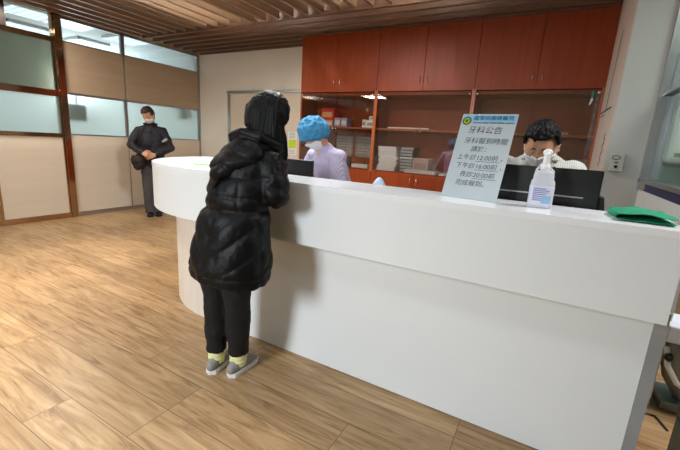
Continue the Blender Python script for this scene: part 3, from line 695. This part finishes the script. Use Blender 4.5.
# ------------------------------------------------------------------ people
V = Vector
def head_pt(u, s=1):
    x, y, z = u
    X, Y, Z = .074*x, .094*y, .115*z
    if z < 0: X *= 1-.27*(-z)**1.6
    if y < 0 and z < -.3: Y *= 1-.4*((-z-.3)/.7)
    if y > 0:
        X *= 1-.04*y
        Y += .016*math.exp(-((x/.14)**2+((z+.13)/.17)**2))*y + .007*math.exp(-((x/.1)**2+((z-.02)/.16)**2))*y
        for q in (-1, 1): Y -= .008*math.exp(-(((x-q*.38)/.17)**2+((z-.06)/.11)**2))*y
        Y += .004*math.exp(-((z-.22)/.09)**2)*y
        Y += .006*math.exp(-((x/.28)**2+((z+.47)/.08)**2))*y + .009*math.exp(-((x/.35)**2+((z+.82)/.16)**2))*y
    return V((X, Y, Z))*s
def sphere_bm(seg=48, rings=36):
    t = bmesh.new(); bmesh.ops.create_uvsphere(t, u_segments=seg, v_segments=rings, radius=1); return t
def head_frame(fwd, tiltx=0):
    f = V(fwd).normalized(); r = f.cross(V((tiltx, 0, 1))).normalized(); u = r.cross(f)
    return Matrix((r, f, u)).transposed()
def add_head(bm, c, F, s=1):
    t = sphere_bm()
    for v in t.verts: v.co = head_pt(v.co, s)
    for q in (-1, 1): ell(t, (q*.074*s, -.008*s, -.012*s), (.010*s, .021*s, .032*s), 12, 10, Matrix.Rotation(q*-.35, 3, 'Z'))
    t.transform(F.to_4x4()); t.transform(Matrix.Translation(c)); merge(bm, t)
def head_shell(c, F, keep, off, s=1, thick=.006, seg=64, rings=48, sub=0):
    """piece of the head surface pushed outward; keep(u) picks it, off(u) lifts it"""
    t = sphere_bm(seg, rings)
    dead = [v for v in t.verts if not keep(v.co)]
    bmesh.ops.delete(t, geom=dead, context='VERTS')
    for v in t.verts:
        u = v.co.copy(); v.co = head_pt(u, s)+u*off(u)
    me = evaluated(t, [('SOLIDIFY', dict(thickness=thick, offset=-1))] + ([('SUBSURF', dict(levels=sub))] if sub else []))
    me.transform(F.to_4x4()); me.transform(Matrix.Translation(c)); return me
def add_hand(bm, wrist, d, n, thumb, curl=.5, s=1):
    d = V(d).normalized(); n = V(n); n = (n-d*n.dot(d)).normalized(); t = d.cross(n)
    if t.dot(V(thumb)) < 0: t = -t
    wrist = V(wrist)
    tube(bm, [wrist-d*.03*s, wrist, wrist+d*.03*s, wrist+d*.075*s, wrist+d*.088*s], [(.026*s, .020*s), (.027*s, .019*s), (.036*s, .016*s), (.040*s, .014*s), (.038*s, .011*s)], 16, side=t)
    for k, (off, L) in enumerate(((.028, .070), (.0095, .080), (-.0095, .074), (-.028, .058))):
        p = wrist+d*.083*s+t*off*s; a = .15; pts = [p-d*.012*s]; rr = [.0085*s]
        sp = t*off*1.2
        for j, fr in enumerate((.42, .32, .26)):
            a += curl*(.7, .95, .6)[j]
            q = (d*math.cos(a)+n*math.sin(a)+sp).normalized()
            pts.append(pts[-1]+q*(L*fr+(.012 if j == 0 else 0))*s); rr.append((.0088, .0078, .0066)[j]*s)
        tube(bm, pts, rr, 10, side=t)
    b = wrist+d*.022*s+t*.024*s
    tube(bm, [b, b+(t*.8+d*.7+n*.2).normalized()*.036*s, b+(t*.8+d*.7+n*.2).normalized()*.036*s+(d*.9+t*.25+n*.45).normalized()*.030*s, b+(t*.8+d*.7+n*.2).normalized()*.036*s+(d*.9+t*.25+n*.45).normalized()*.030*s+(d*.9+n*.5).normalized()*.022*s], [.013*s, .0105*s, .0095*s, .008*s], 10)
def mid(a, b, t): return V(a)*(1-t)+V(b)*t
def body_mesh(J, s=1):
    bm = bmesh.new(); P = {k: V(v) for k, v in J.items() if k not in ('fwd', 'tilt', 'hands')}
    F = head_frame(J['fwd'], J.get('tilt', 0))
    right = (P['shR']-P['shL']).normalized()
    tube(bm, [P['pelvis']-V((0, 0, .06)), P['pelvis'], mid(P['pelvis'], P['chest'], .5), P['chest'], P['neck']-(P['neck']-P['chest'])*.12],
         [(.13*s, .09*s), (.145*s, .10*s), (.115*s, .088*s), (.145*s, .10*s), (.09*s, .06*s)], 20, side=right)
    hb = P['head']+F @ V((0, -.02, -.07))
    tube(bm, [P['neck']-V((0, 0, .03)), P['neck'], hb], [.058*s, .05*s, .048*s], 14)
    add_head(bm, P['head'], F, s)
    for q in 'LR':
        sh, el, wr = P['sh'+q], P['el'+q], P['wr'+q]
        tube(bm, [mid(P['chest'], sh, .5), sh, mid(sh, el, .5), el, mid(el, wr, .4), wr], [.055*s, .052*s, .042*s, .036*s, .035*s, .025*s], 12)
        hp, kn, an = P['hip'+q], P['kn'+q], P['an'+q]
        tube(bm, [hp+V((0, 0, .04)), hp, mid(hp, kn, .5), kn, mid(kn, an, .35), an, an-V((0, 0, .04))], [.078*s, .08*s, .064*s, .047*s, .047*s, .032*s, .034*s], 14)
    me = remesh(bm, .008, 3)
    h = bmesh.new(); h.from_mesh(me); bpy.data.meshes.remove(me)
    for q, (d, n, th, cu) in J['hands'].items(): add_hand(h, P['wr'+q], d, n, th, cu, s)
    out = bpy.data.meshes.new('body'); h.to_mesh(out); h.free()
    return out, F, P
def person(label, loc, rotz, J, s=1):
    t = thing('person', label, 'person', loc, rotz)
    me, F, P = body_mesh(J, s)
    obj('body', me, M_skin, t, True, True)
    return t, F, P
M_eye = mat('eye_white', (226, 222, 216), .2); M_iris = mat('dark_iris', (30, 18, 14), .15)
def eyes(t, c, F, s=1):
    for q in (-1, 1):
        p = c+F @ (head_pt(V((q*.36, .9, .06)).normalized(), s)-V((0, .004, 0)))
        bm = bmesh.new(); ell(bm, p, (.0125*s, .0095*s, .0045*s), 14, 10, F); e = obj('eye', bm, M_eye, t, True, True)
        bm = bmesh.new(); ell(bm, p+F @ V((0, .0065*s, -.0015)), (.005*s, .004*s, .0038*s), 10, 8, F); obj('iris', bm, M_iris, e, True, True)
        bm = bmesh.new(); tube(bm, [c+F @ (head_pt(V((q*a, .9, z)).normalized(), s)*1.02) for a, z in ((.16, .24), (.36, .29), (.56, .24))], [.0022, .0028, .0018], 8); obj('eyebrow', bm, M_hair, t, True, True)
def mask(t, c, F, s=1):
    def keep(u): return u.y > .12 and -.93 < u.z < -.02-.10*abs(u.x) and abs(u.x) < .93
    def off(u): return (.009+.002*math.exp(-(u.x/.3)**2)+.0007*math.sin(u.z*26))*s
    me = head_shell(c, F, keep, off, s, .003)
    m = obj('face_mask', me, M_mask, t, True, True)
    for q in (-1, 1):
        bm = bmesh.new()
        for z0, z1 in ((-.2, .08), (-.62, -.25)):
            tube(bm, [c+F @ (head_pt(V((q*.86, .45, z0)).normalized(), s)*1.07), c+F @ (head_pt(V((q*.97, .12, (z0+z1)/2)).normalized(), s)*1.07), c+F @ V((q*.086*s, -.012*s, z1*.09*s))], .0016, 6)
        obj('ear_loop', bm, M_mask, m, True, True)
def short_hair(t, c, F, m, s=1, front=.38, seed=0, top=.022):
    def keep(u):
        lim = front if u.y > .35 else (.22 if u.y > .05 else (-.05 if u.y > -.25 else -.55))
        if abs(u.x) > .8 and -.2 < u.y < .25: lim = .16
        return u.z > lim+.06*noise.noise(u*5+V((seed, 0, 0)))
    def off(u): return (.006+top*max(0, u.z)**.6*1.0+.004*max(0, u.y))*s+.007*noise.noise(V((u.x*9, u.y*9, u.z*5+seed)))+.004*noise.noise(V((u.x*24, u.y*24, u.z*9)))
    obj('hair', head_shell(c, F, keep, off, s, .012, 72, 54), m, t, True, True)
def sleeve(P, q, r0, r1, r2, ext=0):
    bm = bmesh.new(); sh, el, wr = P['sh'+q], P['el'+q], P['wr'+q]
    ch = mid(P['neck'], sh, .35)-V((0, 0, .035)); d = (wr-el).normalized()
    ell(bm, el, (r1, r1, r1))
    ell(bm, sh, (r0*.88,)*3); tube(bm, [ch, sh], [r0*.8, r0*.82], 16)
    tube(bm, [sh, mid(sh, el, .5), el], [r0*.86, (r0+r1)/2, r1*.95], 16); tube(bm, [el, mid(el, wr, .5), wr+d*ext], [r1*.97, (r1+r2)/2, r2], 16)
    return bm
def trousers_bm(P, ra, rk, rb, hem, s=1):
    bm = bmesh.new()
    tube(bm, [P['pelvis']+V((0, 0, .06)), P['pelvis'], P['pelvis']-V((0, 0, .05))], [(.165*s, .125*s), (.165*s, .125*s), (.15*s, .12*s)], 18, side=(1, 0, 0))
    for q in 'LR':
        hp, kn, an = P['hip'+q], P['kn'+q], P['an'+q]
        lo = V((an.x, an.y, hem)); tube(bm, [hp, mid(hp, kn, .5), kn, mid(kn, an, .5), lo+V((0, 0, .03)), lo], [ra, (ra+rk)/2, rk, (rk+rb)/2, rb, rb*1.02], 18, dome=False)
    return bm
def shoe(t, an, d, m, sole, s=1, L=.25, laces=None, name='shoe'):
    """an: ankle point, d: horizontal toe direction"""
    d = V((d[0], d[1], 0)).normalized(); r = d.cross(V((0, 0, 1))); base = V((an.x, an.y, 0))
    bm = bmesh.new()
    prof = [(-.07, .030, .075, .034), (-.05, .036, .085, .044), (0, .038, .095, .05), (.05, .040, .075, .042), (.10, .045, .055, .032), (.145, .042, .042, .026), (.175, .026, .034, .022)]
    k = L/.26
    pts = [base+d*a*k+V((0, 0, .018+h*.5-.009)) for a, w_, h, e in prof]
    tube(bm, pts, [(w_*s, (h-.012)*.5) for a, w_, h, e in prof], 16, side=r)
    sh = obj(name, remesh(bm, .006, 3), m, t, True, True)
    b2 = bmesh.new(); out = []
    for a, w_, h, e in prof: out.append((a, w_*s+.004))
    ring = [base+d*(a*k)+r*w_ for a, w_ in out]+[base+d*(out[-1][0]*k+.02)]+[base+d*(a*k)-r*w_ for a, w_ in out[::-1]]+[base-d*.09*k]
    lo = [b2.verts.new(p+V((0, 0, .001))) for p in ring]; hi = [b2.verts.new(p+V((0, 0, .026))) for p in ring]
    n_ = len(lo)
    for i in range(n_): b2.faces.new((lo[i], lo[(i+1) % n_], hi[(i+1) % n_], hi[i]))
    b2.faces.new(lo[::-1]); b2.faces.new(hi)
    obj('sole', b2, sole, sh, False, True)
    if laces:
        b3 = bmesh.new()
        for j in range(4):
            q = base+d*(.045+.022*j)*k+V((0, 0, .088-.009*j)); tube(b3, [q-r*.022, q+V((0, 0, .006)), q+r*.022], .003, 6)
        obj('laces', b3, laces, sh, True, True)
def cloth_noise(a1=.006, f1=9, a2=.003, f2=26, sq=(1, 1, 1)):
    return lambda c: a1*noise.noise(V((c.x*f1*sq[0], c.y*f1*sq[1], c.z*f1*sq[2])))+a2*noise.noise(V((c.x*f2, c.y*f2, c.z*f2)))

def hair_mat(m):
    n_ = m.node_tree.nodes; L = m.node_tree.links; b = n_['Principled BSDF']
    tc = n_.new('ShaderNodeTexCoord'); mp = n_.new('ShaderNodeMapping'); mp.inputs['Scale'].default_value = (150, 150, 7); L.new(tc.outputs['Object'], mp.inputs[0])
    nz = n_.new('ShaderNodeTexNoise'); nz.inputs['Scale'].default_value = 1; nz.inputs['Detail'].default_value = 3; L.new(mp.outputs[0], nz.inputs[0])
    bp = n_.new('ShaderNodeBump'); bp.inputs['Strength'].default_value = .9; bp.inputs['Distance'].default_value = .012
    L.new(nz.outputs[0], bp.inputs['Height']); L.new(bp.outputs[0], b.inputs['Normal']); b.inputs['Specular IOR Level'].default_value = .22
hair_mat(M_hair)
# ---- woman in the long black padded coat, leaning on the counter
J = dict(pelvis=(.03, -.03, .80), chest=(.085, .065, 1.13), neck=(.12, .13, 1.29), head=(.135, .195, 1.435), fwd=(.30, .75, -.45), tilt=.12,
         shL=(-.025, .10, 1.20), elL=(-.115, .09, 1.04), wrL=(.0, .39, 1.25), shR=(.235, .09, 1.205), elR=(.295, .07, 1.06), wrR=(.05, .38, 1.25),
         hipL=(-.045, -.03, .78), knL=(-.06, .01, .43), anL=(-.075, .02, .085), hipR=(.11, -.03, .78), knR=(.085, .03, .43), anR=(.05, .065, .085),
         hands={'L': ((.4, .8, -.7), (0, -.3, -1), (1, 0, 0), .35), 'R': ((-.3, .8, -.7), (0, -.3, -1), (-1, 0, 0), .35)})
t, F, P = person('black-haired woman in a long black padded coat leaning on the counter, back turned', (-1.445, 1.35, 0), 0, J, .95)
eyes(t, P['head'], F, .95)
bm = bmesh.new()
tube(bm, [(.075, -.02, .62), (.077, -.02, .65), (.08, -.01, .76), (.083, 0, .88), (.088, .025, 1.0), (.096, .06, 1.10), (.10, .085, 1.18), (.108, .11, 1.25), (.115, .125, 1.30), (.122, .14, 1.345)],
     [(.225, .175), (.232, .18), (.22, .17), (.198, .152), (.18, .14), (.182, .138), (.172, .125), (.135, .105), (.098, .088), (.08, .078)], 32, side=(1, 0, 0), dome=False)
for q in 'LR': merge(bm, sleeve(P, q, .076, .068, .05, -.01))
me = remesh(bm, .009, 4)
def puff(c):
    cx = .06+.05*(c.z-.6)/.7; a = math.atan2(c.x-cx, -(c.y-.03)); u = a*.21; arm = abs(c.x-cx) > .205 and c.z > .9
    if arm: p = abs(math.sin(PI*(c.z+.25*c.y)/.085)); q = 1
    elif c.z < .985:
        p = abs(math.sin(PI*(c.z-.75*abs(u)+.02)/.125)); q = min(1, abs(math.sin(PI*(u)/.27))*2.2+.15)
    else:
        p = abs(math.sin(PI*(c.z+.0)/.095)); q = min(1, abs(math.sin(PI*(u+.05)/.2))*2.5+.2)
    w_ = 1-.8*math.exp(-((c.z-.985)/.014)**2) if not arm else 1
    e = 1 if c.z > .665 else .75; w_ = w_*(1-.85*math.exp(-((c.z-.668)/.010)**2))
    g = -.012*math.exp(-((c.z-.985)/.03)**2) if not arm else 0
    return (.0115*p**.5*q**.4*w_*e)-.006+g+.007*noise.noise(c*11)+.0035*noise.noise(V((c.x*30, c.y*30, c.z*22)))
displace(me, puff)
M_coat = mat('black_nylon', (7, 7, 10), .48, var=.2, scale=(9, 9, 9), bump=.3, bscale=45, spec=.22)
coat = obj('padded_coat', me, M_coat, t, True, True)
# hood lying on the back, pointing down
bm = bmesh.new(); s_ = sphere_bm(36, 24)
for v in s_.verts:
    x, y, z = v.co; k = 1 if z > 0 else max(.16, 1+.9*z)
    v.co = V((.155*x*k+.03*z, .058*y+.05*z+.045*abs(x)**2+.02*max(0, z), .125*z+.02*x))
s_.transform(Matrix.Translation((.075, -.028, 1.195))); merge(bm, s_)
tube(bm, [(-.01, .165, 1.29), (.015, .07, 1.325), (.10, .045, 1.345), (.19, .08, 1.325), (.225, .165, 1.285)], [(.03, .026)]*5, 14)
me = remesh(bm, .008, 4); displace(me, lambda c: .012*abs(math.sin(PI*(c.z+.35*abs(c.x-.08))/.075))**.5-.006+.006*noise.noise(c*14))
obj('hood', me, M_coat, coat, True, True)
# trousers, socks, shoes
me = remesh(trousers_bm(P, .088, .070, .058, .125, .9), .009, 3); displace(me, cloth_noise(.007, 12, .003, 30, (1, 1, .8)))
obj('trousers', me, mat('black_trousers', (8, 8, 10), .8, var=.2, scale=(12, 12, 12)), t, True, True)
M_sock = mat('pale_yellow_sock', (222, 220, 160), .85, bump=.3, bscale=150)
for q, d in (('L', (-.28, 1)), ('R', (-.08, 1))):
    bm = bmesh.new(); tube(bm, [P['an'+q]+V((0, 0, -.02)), P['an'+q]+V((0, 0, .02)), P['an'+q]+V((0, 0, .055))], [.046, .047, .046], 16); me = remesh(bm, .006, 1); displace(me, lambda c: .003*math.sin(c.z*260)); obj('sock', me, M_sock, t, True, True)
    shoe(t, P['an'+q], d, mat('grey_suede', (142, 138, 134), .85, bump=.3, bscale=120), mat('white_rubber', (222, 220, 214), .6), .92, .225, mat('lace_grey', (196, 192, 186), .8))
# long hair
bm = bmesh.new(); c = P['head']
h = sphere_bm(40, 28)
dead = [v for v in h.verts if (v.co.y > .55 and v.co.z < .35) or v.co.z < -.75]
bmesh.ops.delete(h, geom=dead, context='VERTS')
for v in h.verts: v.co = head_pt(v.co, .95)+v.co*.013
me = evaluated(h, [('SOLIDIFY', dict(thickness=.02, offset=-1))]); me.transform(F.to_4x4()); me.transform(Matrix.Translation(c)); bm.from_mesh(me); bpy.data.meshes.remove(me)
rnd = random.Random(3)
for k in range(46):
    az = math.radians(-118+236*k/45); ux, uy = math.sin(az), -math.cos(az)
    pts = []
    for e in (1.15, .75, .3, -.1):
        u = V((ux*math.cos(e), uy*math.cos(e), math.sin(e))); pts.append(c+F @ (head_pt(u, .95)+u*.016))
    last = pts[-1]; rs = ux      # right side hangs lower
    back = max(0, -uy)
    L = .10+.05*rnd.random()-.045*back+(.075 if rs > .15 else 0)+(.03 if rs < -.7 else 0)
    out = V((ux*.012+.010*(rs > 0), -.008*back+.02*(1-back), 0))
    out = V((out.x, out.y, 0))
    pts += [last+out*.6+V((0, 0, -L*.45)), last+out+V((0, 0, -L*.8)), last+out*.4+V((rnd.uniform(-.01, .01), rnd.uniform(-.006, .006), -L))]
    r0 = .017
    tube(bm, pts, [r0*.8, r0, r0, r0, r0*.95, r0*.75, r0*.3], 10)
me = remesh(bm, .0065, 2); displace(me, lambda q: (.007*noise.noise(V((q.x*95, q.y*95, q.z*8))))+.007*noise.noise(V((q.x*24, q.y*24, q.z*5))))
obj('hair', me, M_hair, t, True, True)
for k, (a, b, cc) in enumerate([(-.085, .03, -.02), (-.092, .055, -.03), (-.08, .075, -.01)]):
    bm = bmesh.new(); p0 = c+F @ V((-.05, .055, .085)); tube(bm, [p0, c+F @ V((a, b+.01, .04)), c+F @ V((a-.006, b+.02, cc)), c+F @ V((a+.012, b+.022, -.085+.01*k))], [.006, .006, .005, .002], 8); obj('hair_strand', bm, M_hair, t, True, True)

# ---- clerk in the blue bouffant cap
J = dict(pelvis=(0, -.06, .82), chest=(0, .06, 1.11), neck=(0, .135, 1.27), head=(-.0, .215, 1.375), fwd=(.12, .72, -.62),
         shL=(-.165, .10, 1.215), elL=(-.24, .16, 1.0), wrL=(-.10, .36, .93), shR=(.165, .10, 1.215), elR=(.24, .16, 1.0), wrR=(.10, .36, .93),
         hipL=(-.085, -.06, .80), knL=(-.095, -.02, .44), anL=(-.095, -.05, .085), hipR=(.085, -.06, .80), knR=(.095, -.02, .44), anR=(.095, -.05, .085),
         hands={'L': ((.3, .9, -.25), (0, 0, -1), (1, 0, 0), .5), 'R': ((-.3, .9, -.25), (0, 0, -1), (-1, 0, 0), .5)})
t, F, P = person('clerk in a blue bouffant cap, white mask and lilac striped tunic behind the counter', (-1.54, 2.66, 0), math.radians(158), J, .95)
c = P['head']; eyes(t, c, F, .95); mask(t, c, F, .95)
def stripes(name, rgb, rgb2, f, ax=0, rough=.8):
    m = bpy.data.materials.new(name); m.use_nodes = True; n_ = m.node_tree.nodes; L = m.node_tree.links; b = n_['Principled BSDF']; b.inputs['Roughness'].default_value = rough
    tc = n_.new('ShaderNodeTexCoord'); wv = n_.new('ShaderNodeTexWave'); wv.bands_direction = 'XYZ'[ax]; wv.inputs['Scale'].default_value = f; wv.inputs['Distortion'].default_value = 0; wv.inputs['Detail Scale'].default_value = .5
    rp = n_.new('ShaderNodeValToRGB'); rp.color_ramp.elements[0].position = .15; rp.color_ramp.elements[1].position = .4
    rp.color_ramp.elements[0].color = s2l(rgb2)+(1,); rp.color_ramp.elements[1].color = s2l(rgb)+(1,)
    L.new(tc.outputs['Object'], wv.inputs[0]); L.new(wv.outputs[0], rp.inputs[0]); L.new(rp.outputs[0], b.inputs['Base Color']); return m
bm = bmesh.new()
tube(bm, [(0, -.06, .74), (0, -.05, .90), (0, .0, 1.0), (0, .055, 1.12), (0, .09, 1.21), (0, .12, 1.265)], [(.185, .14), (.175, .13), (.165, .12), (.18, .125), (.165, .11), (.085, .075)], 28, side=(1, 0, 0))
for q in 'LR': merge(bm, sleeve(P, q, .072, .064, .052, -.02))
me = remesh(bm, .009, 9); displace(me, cloth_noise(.010, 10, .004, 24))
obj('tunic', me, stripes('lilac_stripe', (188, 180, 204), (158, 146, 182), 24), t, True, True)
me = remesh(trousers_bm(P, .09, .075, .07, .06), .012, 3); obj('trousers', me, mat('lilac_trousers', (196, 186, 212), .8), t, True, True)
for q in 'LR': shoe(t, P['an'+q], (0, 1), mat('white_leather', (226, 226, 224), .5), mat('white_rubber', (222, 220, 214), .6), .95, .235)
short_hair(t, c, F, M_hair, .95, .3, 2, .008)
def capoff(u):
    ph = math.atan2(u.x, u.y); gather = 1-min(1, max(0, (u.z+.25*u.y*-1+.2)/.5))
    return (.012)+.030*max(0, min(1, (u.z+.3-.25*u.y)/.7))**.7+.010*noise.noise(V((u.x*4, u.y*4, u.z*4)))+.014*abs(noise.noise(V((u.x*6, u.y*6, u.z*5))))-.002+gather*.004*math.sin(ph*26)
me = head_shell(c, F, lambda u: u.z > (-.22+.42*max(-.6, u.y)), capoff, .95, .004, 96, 60)
cap = obj('bouffant_cap', me, mat('blue_nonwoven', (62, 138, 184), .75, var=.10, scale=(30, 30, 30), bump=.4, bscale=60), t, True, True)
bm = bmesh.new(); pts = []
for k in range(41):
    a = 2*PI*k/40; y_ = math.cos(a); z_ = -.20+.42*max(-.6, y_*.9); r_ = math.sqrt(max(.05, 1-z_*z_)); u = V((math.sin(a)*r_, y_*r_, z_)).normalized()
    pts.append(c+F @ (head_pt(u, .95)+u*.014))
tube(bm, pts, .007, 8); me = remesh(bm, .004, 1); obj('elastic_band', me, mat('blue_nonwoven', (62, 138, 184), .75), cap, True, True)

# ---- man in the white striped shirt behind the wide monitor
J = dict(pelvis=(0, -.10, .80), chest=(0, .03, 1.11), neck=(0, .115, 1.27), head=(0, .195, 1.375), fwd=(.06, .80, -.46),
         shL=(-.165, .06, 1.25), elL=(-.25, .12, 1.02), wrL=(-.14, .30, .92), shR=(.165, .06, 1.25), elR=(.25, .12, 1.02), wrR=(.14, .30, .92),
         hipL=(-.09, -.10, .79), knL=(-.11, -.02, .44), anL=(-.11, -.06, .085), hipR=(.09, -.10, .79), knR=(.11, -.02, .44), anR=(.11, -.06, .085),
         hands={'L': ((.3, .9, -.25), (0, 0, -1), (1, 0, 0), .5), 'R': ((-.3, .9, -.25), (0, 0, -1), (-1, 0, 0), .5)})
t, F, P = person('man with short black hair in a white striped shirt bending behind the wide monitor', (-.065, 2.46, 0), math.radians(180), J, 1.0)
c = P['head']; eyes(t, c, F); mask(t, c, F)
bm = bmesh.new()
tube(bm, [(0, -.10, .74), (0, -.09, .88), (0, -.03, 1.0), (0, .02, 1.14), (0, .055, 1.26), (0, .09, 1.325)], [(.195, .145), (.185, .14), (.18, .13), (.20, .135), (.18, .12), (.085, .075)], 28, side=(1, 0, 0))
for q in 'LR': merge(bm, sleeve(P, q, .076, .066, .054, -.02))
me = remesh(bm, .009, 9); displace(me, cloth_noise(.010, 10, .004, 24))
sh_ = obj('striped_shirt', me, stripes('white_stripe', (218, 218, 212), (194, 195, 190), 30), t, True, True)
bm = bmesh.new(); tube(bm, [(-.075, .13, 1.305), (-.06, .06, 1.325), (0, .03, 1.335), (.06, .06, 1.325), (.075, .13, 1.305)], [(.022, .008)]*5, 10); obj('collar', bm, stripes('white_stripe2', (218, 218, 212), (194, 195, 190), 30), sh_, True, True)
bm = bmesh.new(); tube(bm, [(-.085, .08, 1.30), (-.075, .17, 1.25), (-.03, .20, 1.15), (0, .20, 1.05), (.03, .20, 1.15), (.075, .17, 1.25), (.085, .08, 1.30)], .006, 8); obj('lanyard', bm, M_black, t, True, True)
me = remesh(trousers_bm(P, .095, .08, .075, .05), .012, 3); obj('trousers', me, mat('navy_trousers', (40, 44, 60), .8), t, True, True)
for q in 'LR': shoe(t, P['an'+q], (0, 1), M_black, M_blackm, 1, .26)
short_hair(t, c, F, M_hair, 1.0, .56, 5, .022)

# ---- man in the dark jacket by the left partition
J = dict(pelvis=(0, -.02, .88), chest=(0, -.01, 1.24), neck=(0, .02, 1.42), head=(.015, .075, 1.555), fwd=(.42, .76, -.48),
         shL=(-.17, 0, 1.335), elL=(-.27, -.01, 1.09), wrL=(-.06, .235, .98), shR=(.17, 0, 1.335), elR=(.275, .02, 1.10), wrR=(.105, .245, 1.0),
         hipL=(-.08, -.02, .86), knL=(-.07, .02, .46), anL=(-.06, -.03, .085), hipR=(.08, -.02, .86), knR=(.07, .03, .46), anR=(.055, 0, .085),
         hands={'L': ((.8, .55, -.25), (.3, -.9, -.2), (0, 0, 1), .6), 'R': ((-.75, .6, -.2), (-.3, -.9, -.2), (0, 0, 1), .7)})
t, F, P = person('masked man in a dark jacket and grey trousers standing by the beige partition', (-5.51, 3.72, 0), math.radians(-129), J, 1.02)
c = P['head']; eyes(t, c, F, 1.0); mask(t, c, F, 1.0); short_hair(t, c, F, M_hairb, 1.0, .62, 9, .028)
bm = bmesh.new()
tube(bm, [(0, -.02, .86), (0, -.02, .92), (0, -.015, 1.05), (0, -.01, 1.22), (0, 0, 1.32), (0, .01, 1.40), (0, .015, 1.45)], [(.18, .14), (.185, .145), (.18, .14), (.19, .14), (.17, .115), (.105, .085), (.07, .068)], 30, side=(1, 0, 0))
for q in 'LR': merge(bm, sleeve(P, q, .074, .066, .05, -.03))
me = remesh(bm, .01, 9); displace(me, cloth_noise(.012, 9, .005, 24))
M_jk = mat('charcoal_jacket', (38, 36, 42), .6, var=.25, scale=(10, 10, 10), bump=.2, bscale=60)
jk = obj('jacket', me, M_jk, t, True, True)
bm = bmesh.new(); tube(bm, [(0, .155, .92), (.004, .158, 1.1), (0, .15, 1.25), (0, .12, 1.36)], .004, 8); obj('zip', bm, M_dark, jk, True, True)
bm = bmesh.new(); tube(bm, [(-.08, .02, 1.44), (-.05, .085, 1.435), (.05, .085, 1.435), (.08, .02, 1.44), (0, -.06, 1.45), (-.08, .02, 1.44)], [(.014, .03)]*6, 10, side=(0, 0, 1)); obj('collar', bm, M_jk, jk, True, True)
pp = mid(P['elL'], P['wrL'], .25)
bm = bmesh.new(); ell(bm, mid(P['shL'], P['elL'], .55)+V((.03, .085, 0)), (.05, .022, .022), 16, 12, Matrix.Rotation(.6, 3, 'Y')); obj('sleeve_patch', bm, mat('pale_grey_patch', (176, 172, 170), .6), jk, True, True)
me = remesh(trousers_bm(P, .098, .084, .085, .04), .01, 3); displace(me, cloth_noise(.007, 12, .003, 26))
obj('trousers', me, mat('charcoal_wool', (72, 68, 68), .85, var=.12), t, True, True)
for q in 'LR': shoe(t, P['an'+q], (0, 1), M_black, M_blackm, 1.02, .27)
# his shoulder bag
Wm = W[t.name]
bg = thing('shoulder_bag', 'black shoulder bag hanging at the hip of the man in the dark jacket', 'bag', Wm @ V((.175, .14, .74)), math.radians(-129))
bm = bmesh.new(); ell(bm, (0, 0, .12), (.105, .06, .125), 24, 18); me = remesh(bm, .01, 2); displace(me, cloth_noise(.02, 9, .006, 26)); obj('pouch', me, mat('black_bag_cloth', (28, 25, 25), .55, var=.3), bg, True, True)
bm = bmesh.new(); tube(bm, [(-.08, .03, .19), (-.03, .068, .17), (.04, .07, .165), (.09, .035, .18)], [(.05, .008)]*4, 10, side=(0, 0, 1)); obj('flap', bm, mat('brown_black_cloth', (48, 38, 34), .6), bg, True, True)
bm = bmesh.new(); tube(bm, [(.0, -.05, .22), (-.02, .065, .42), (-.06, .07, .55), (-.12, .04, .68)], [(.018, .004)]*4, 8); obj('strap', bm, M_blackm, bg, True, True)
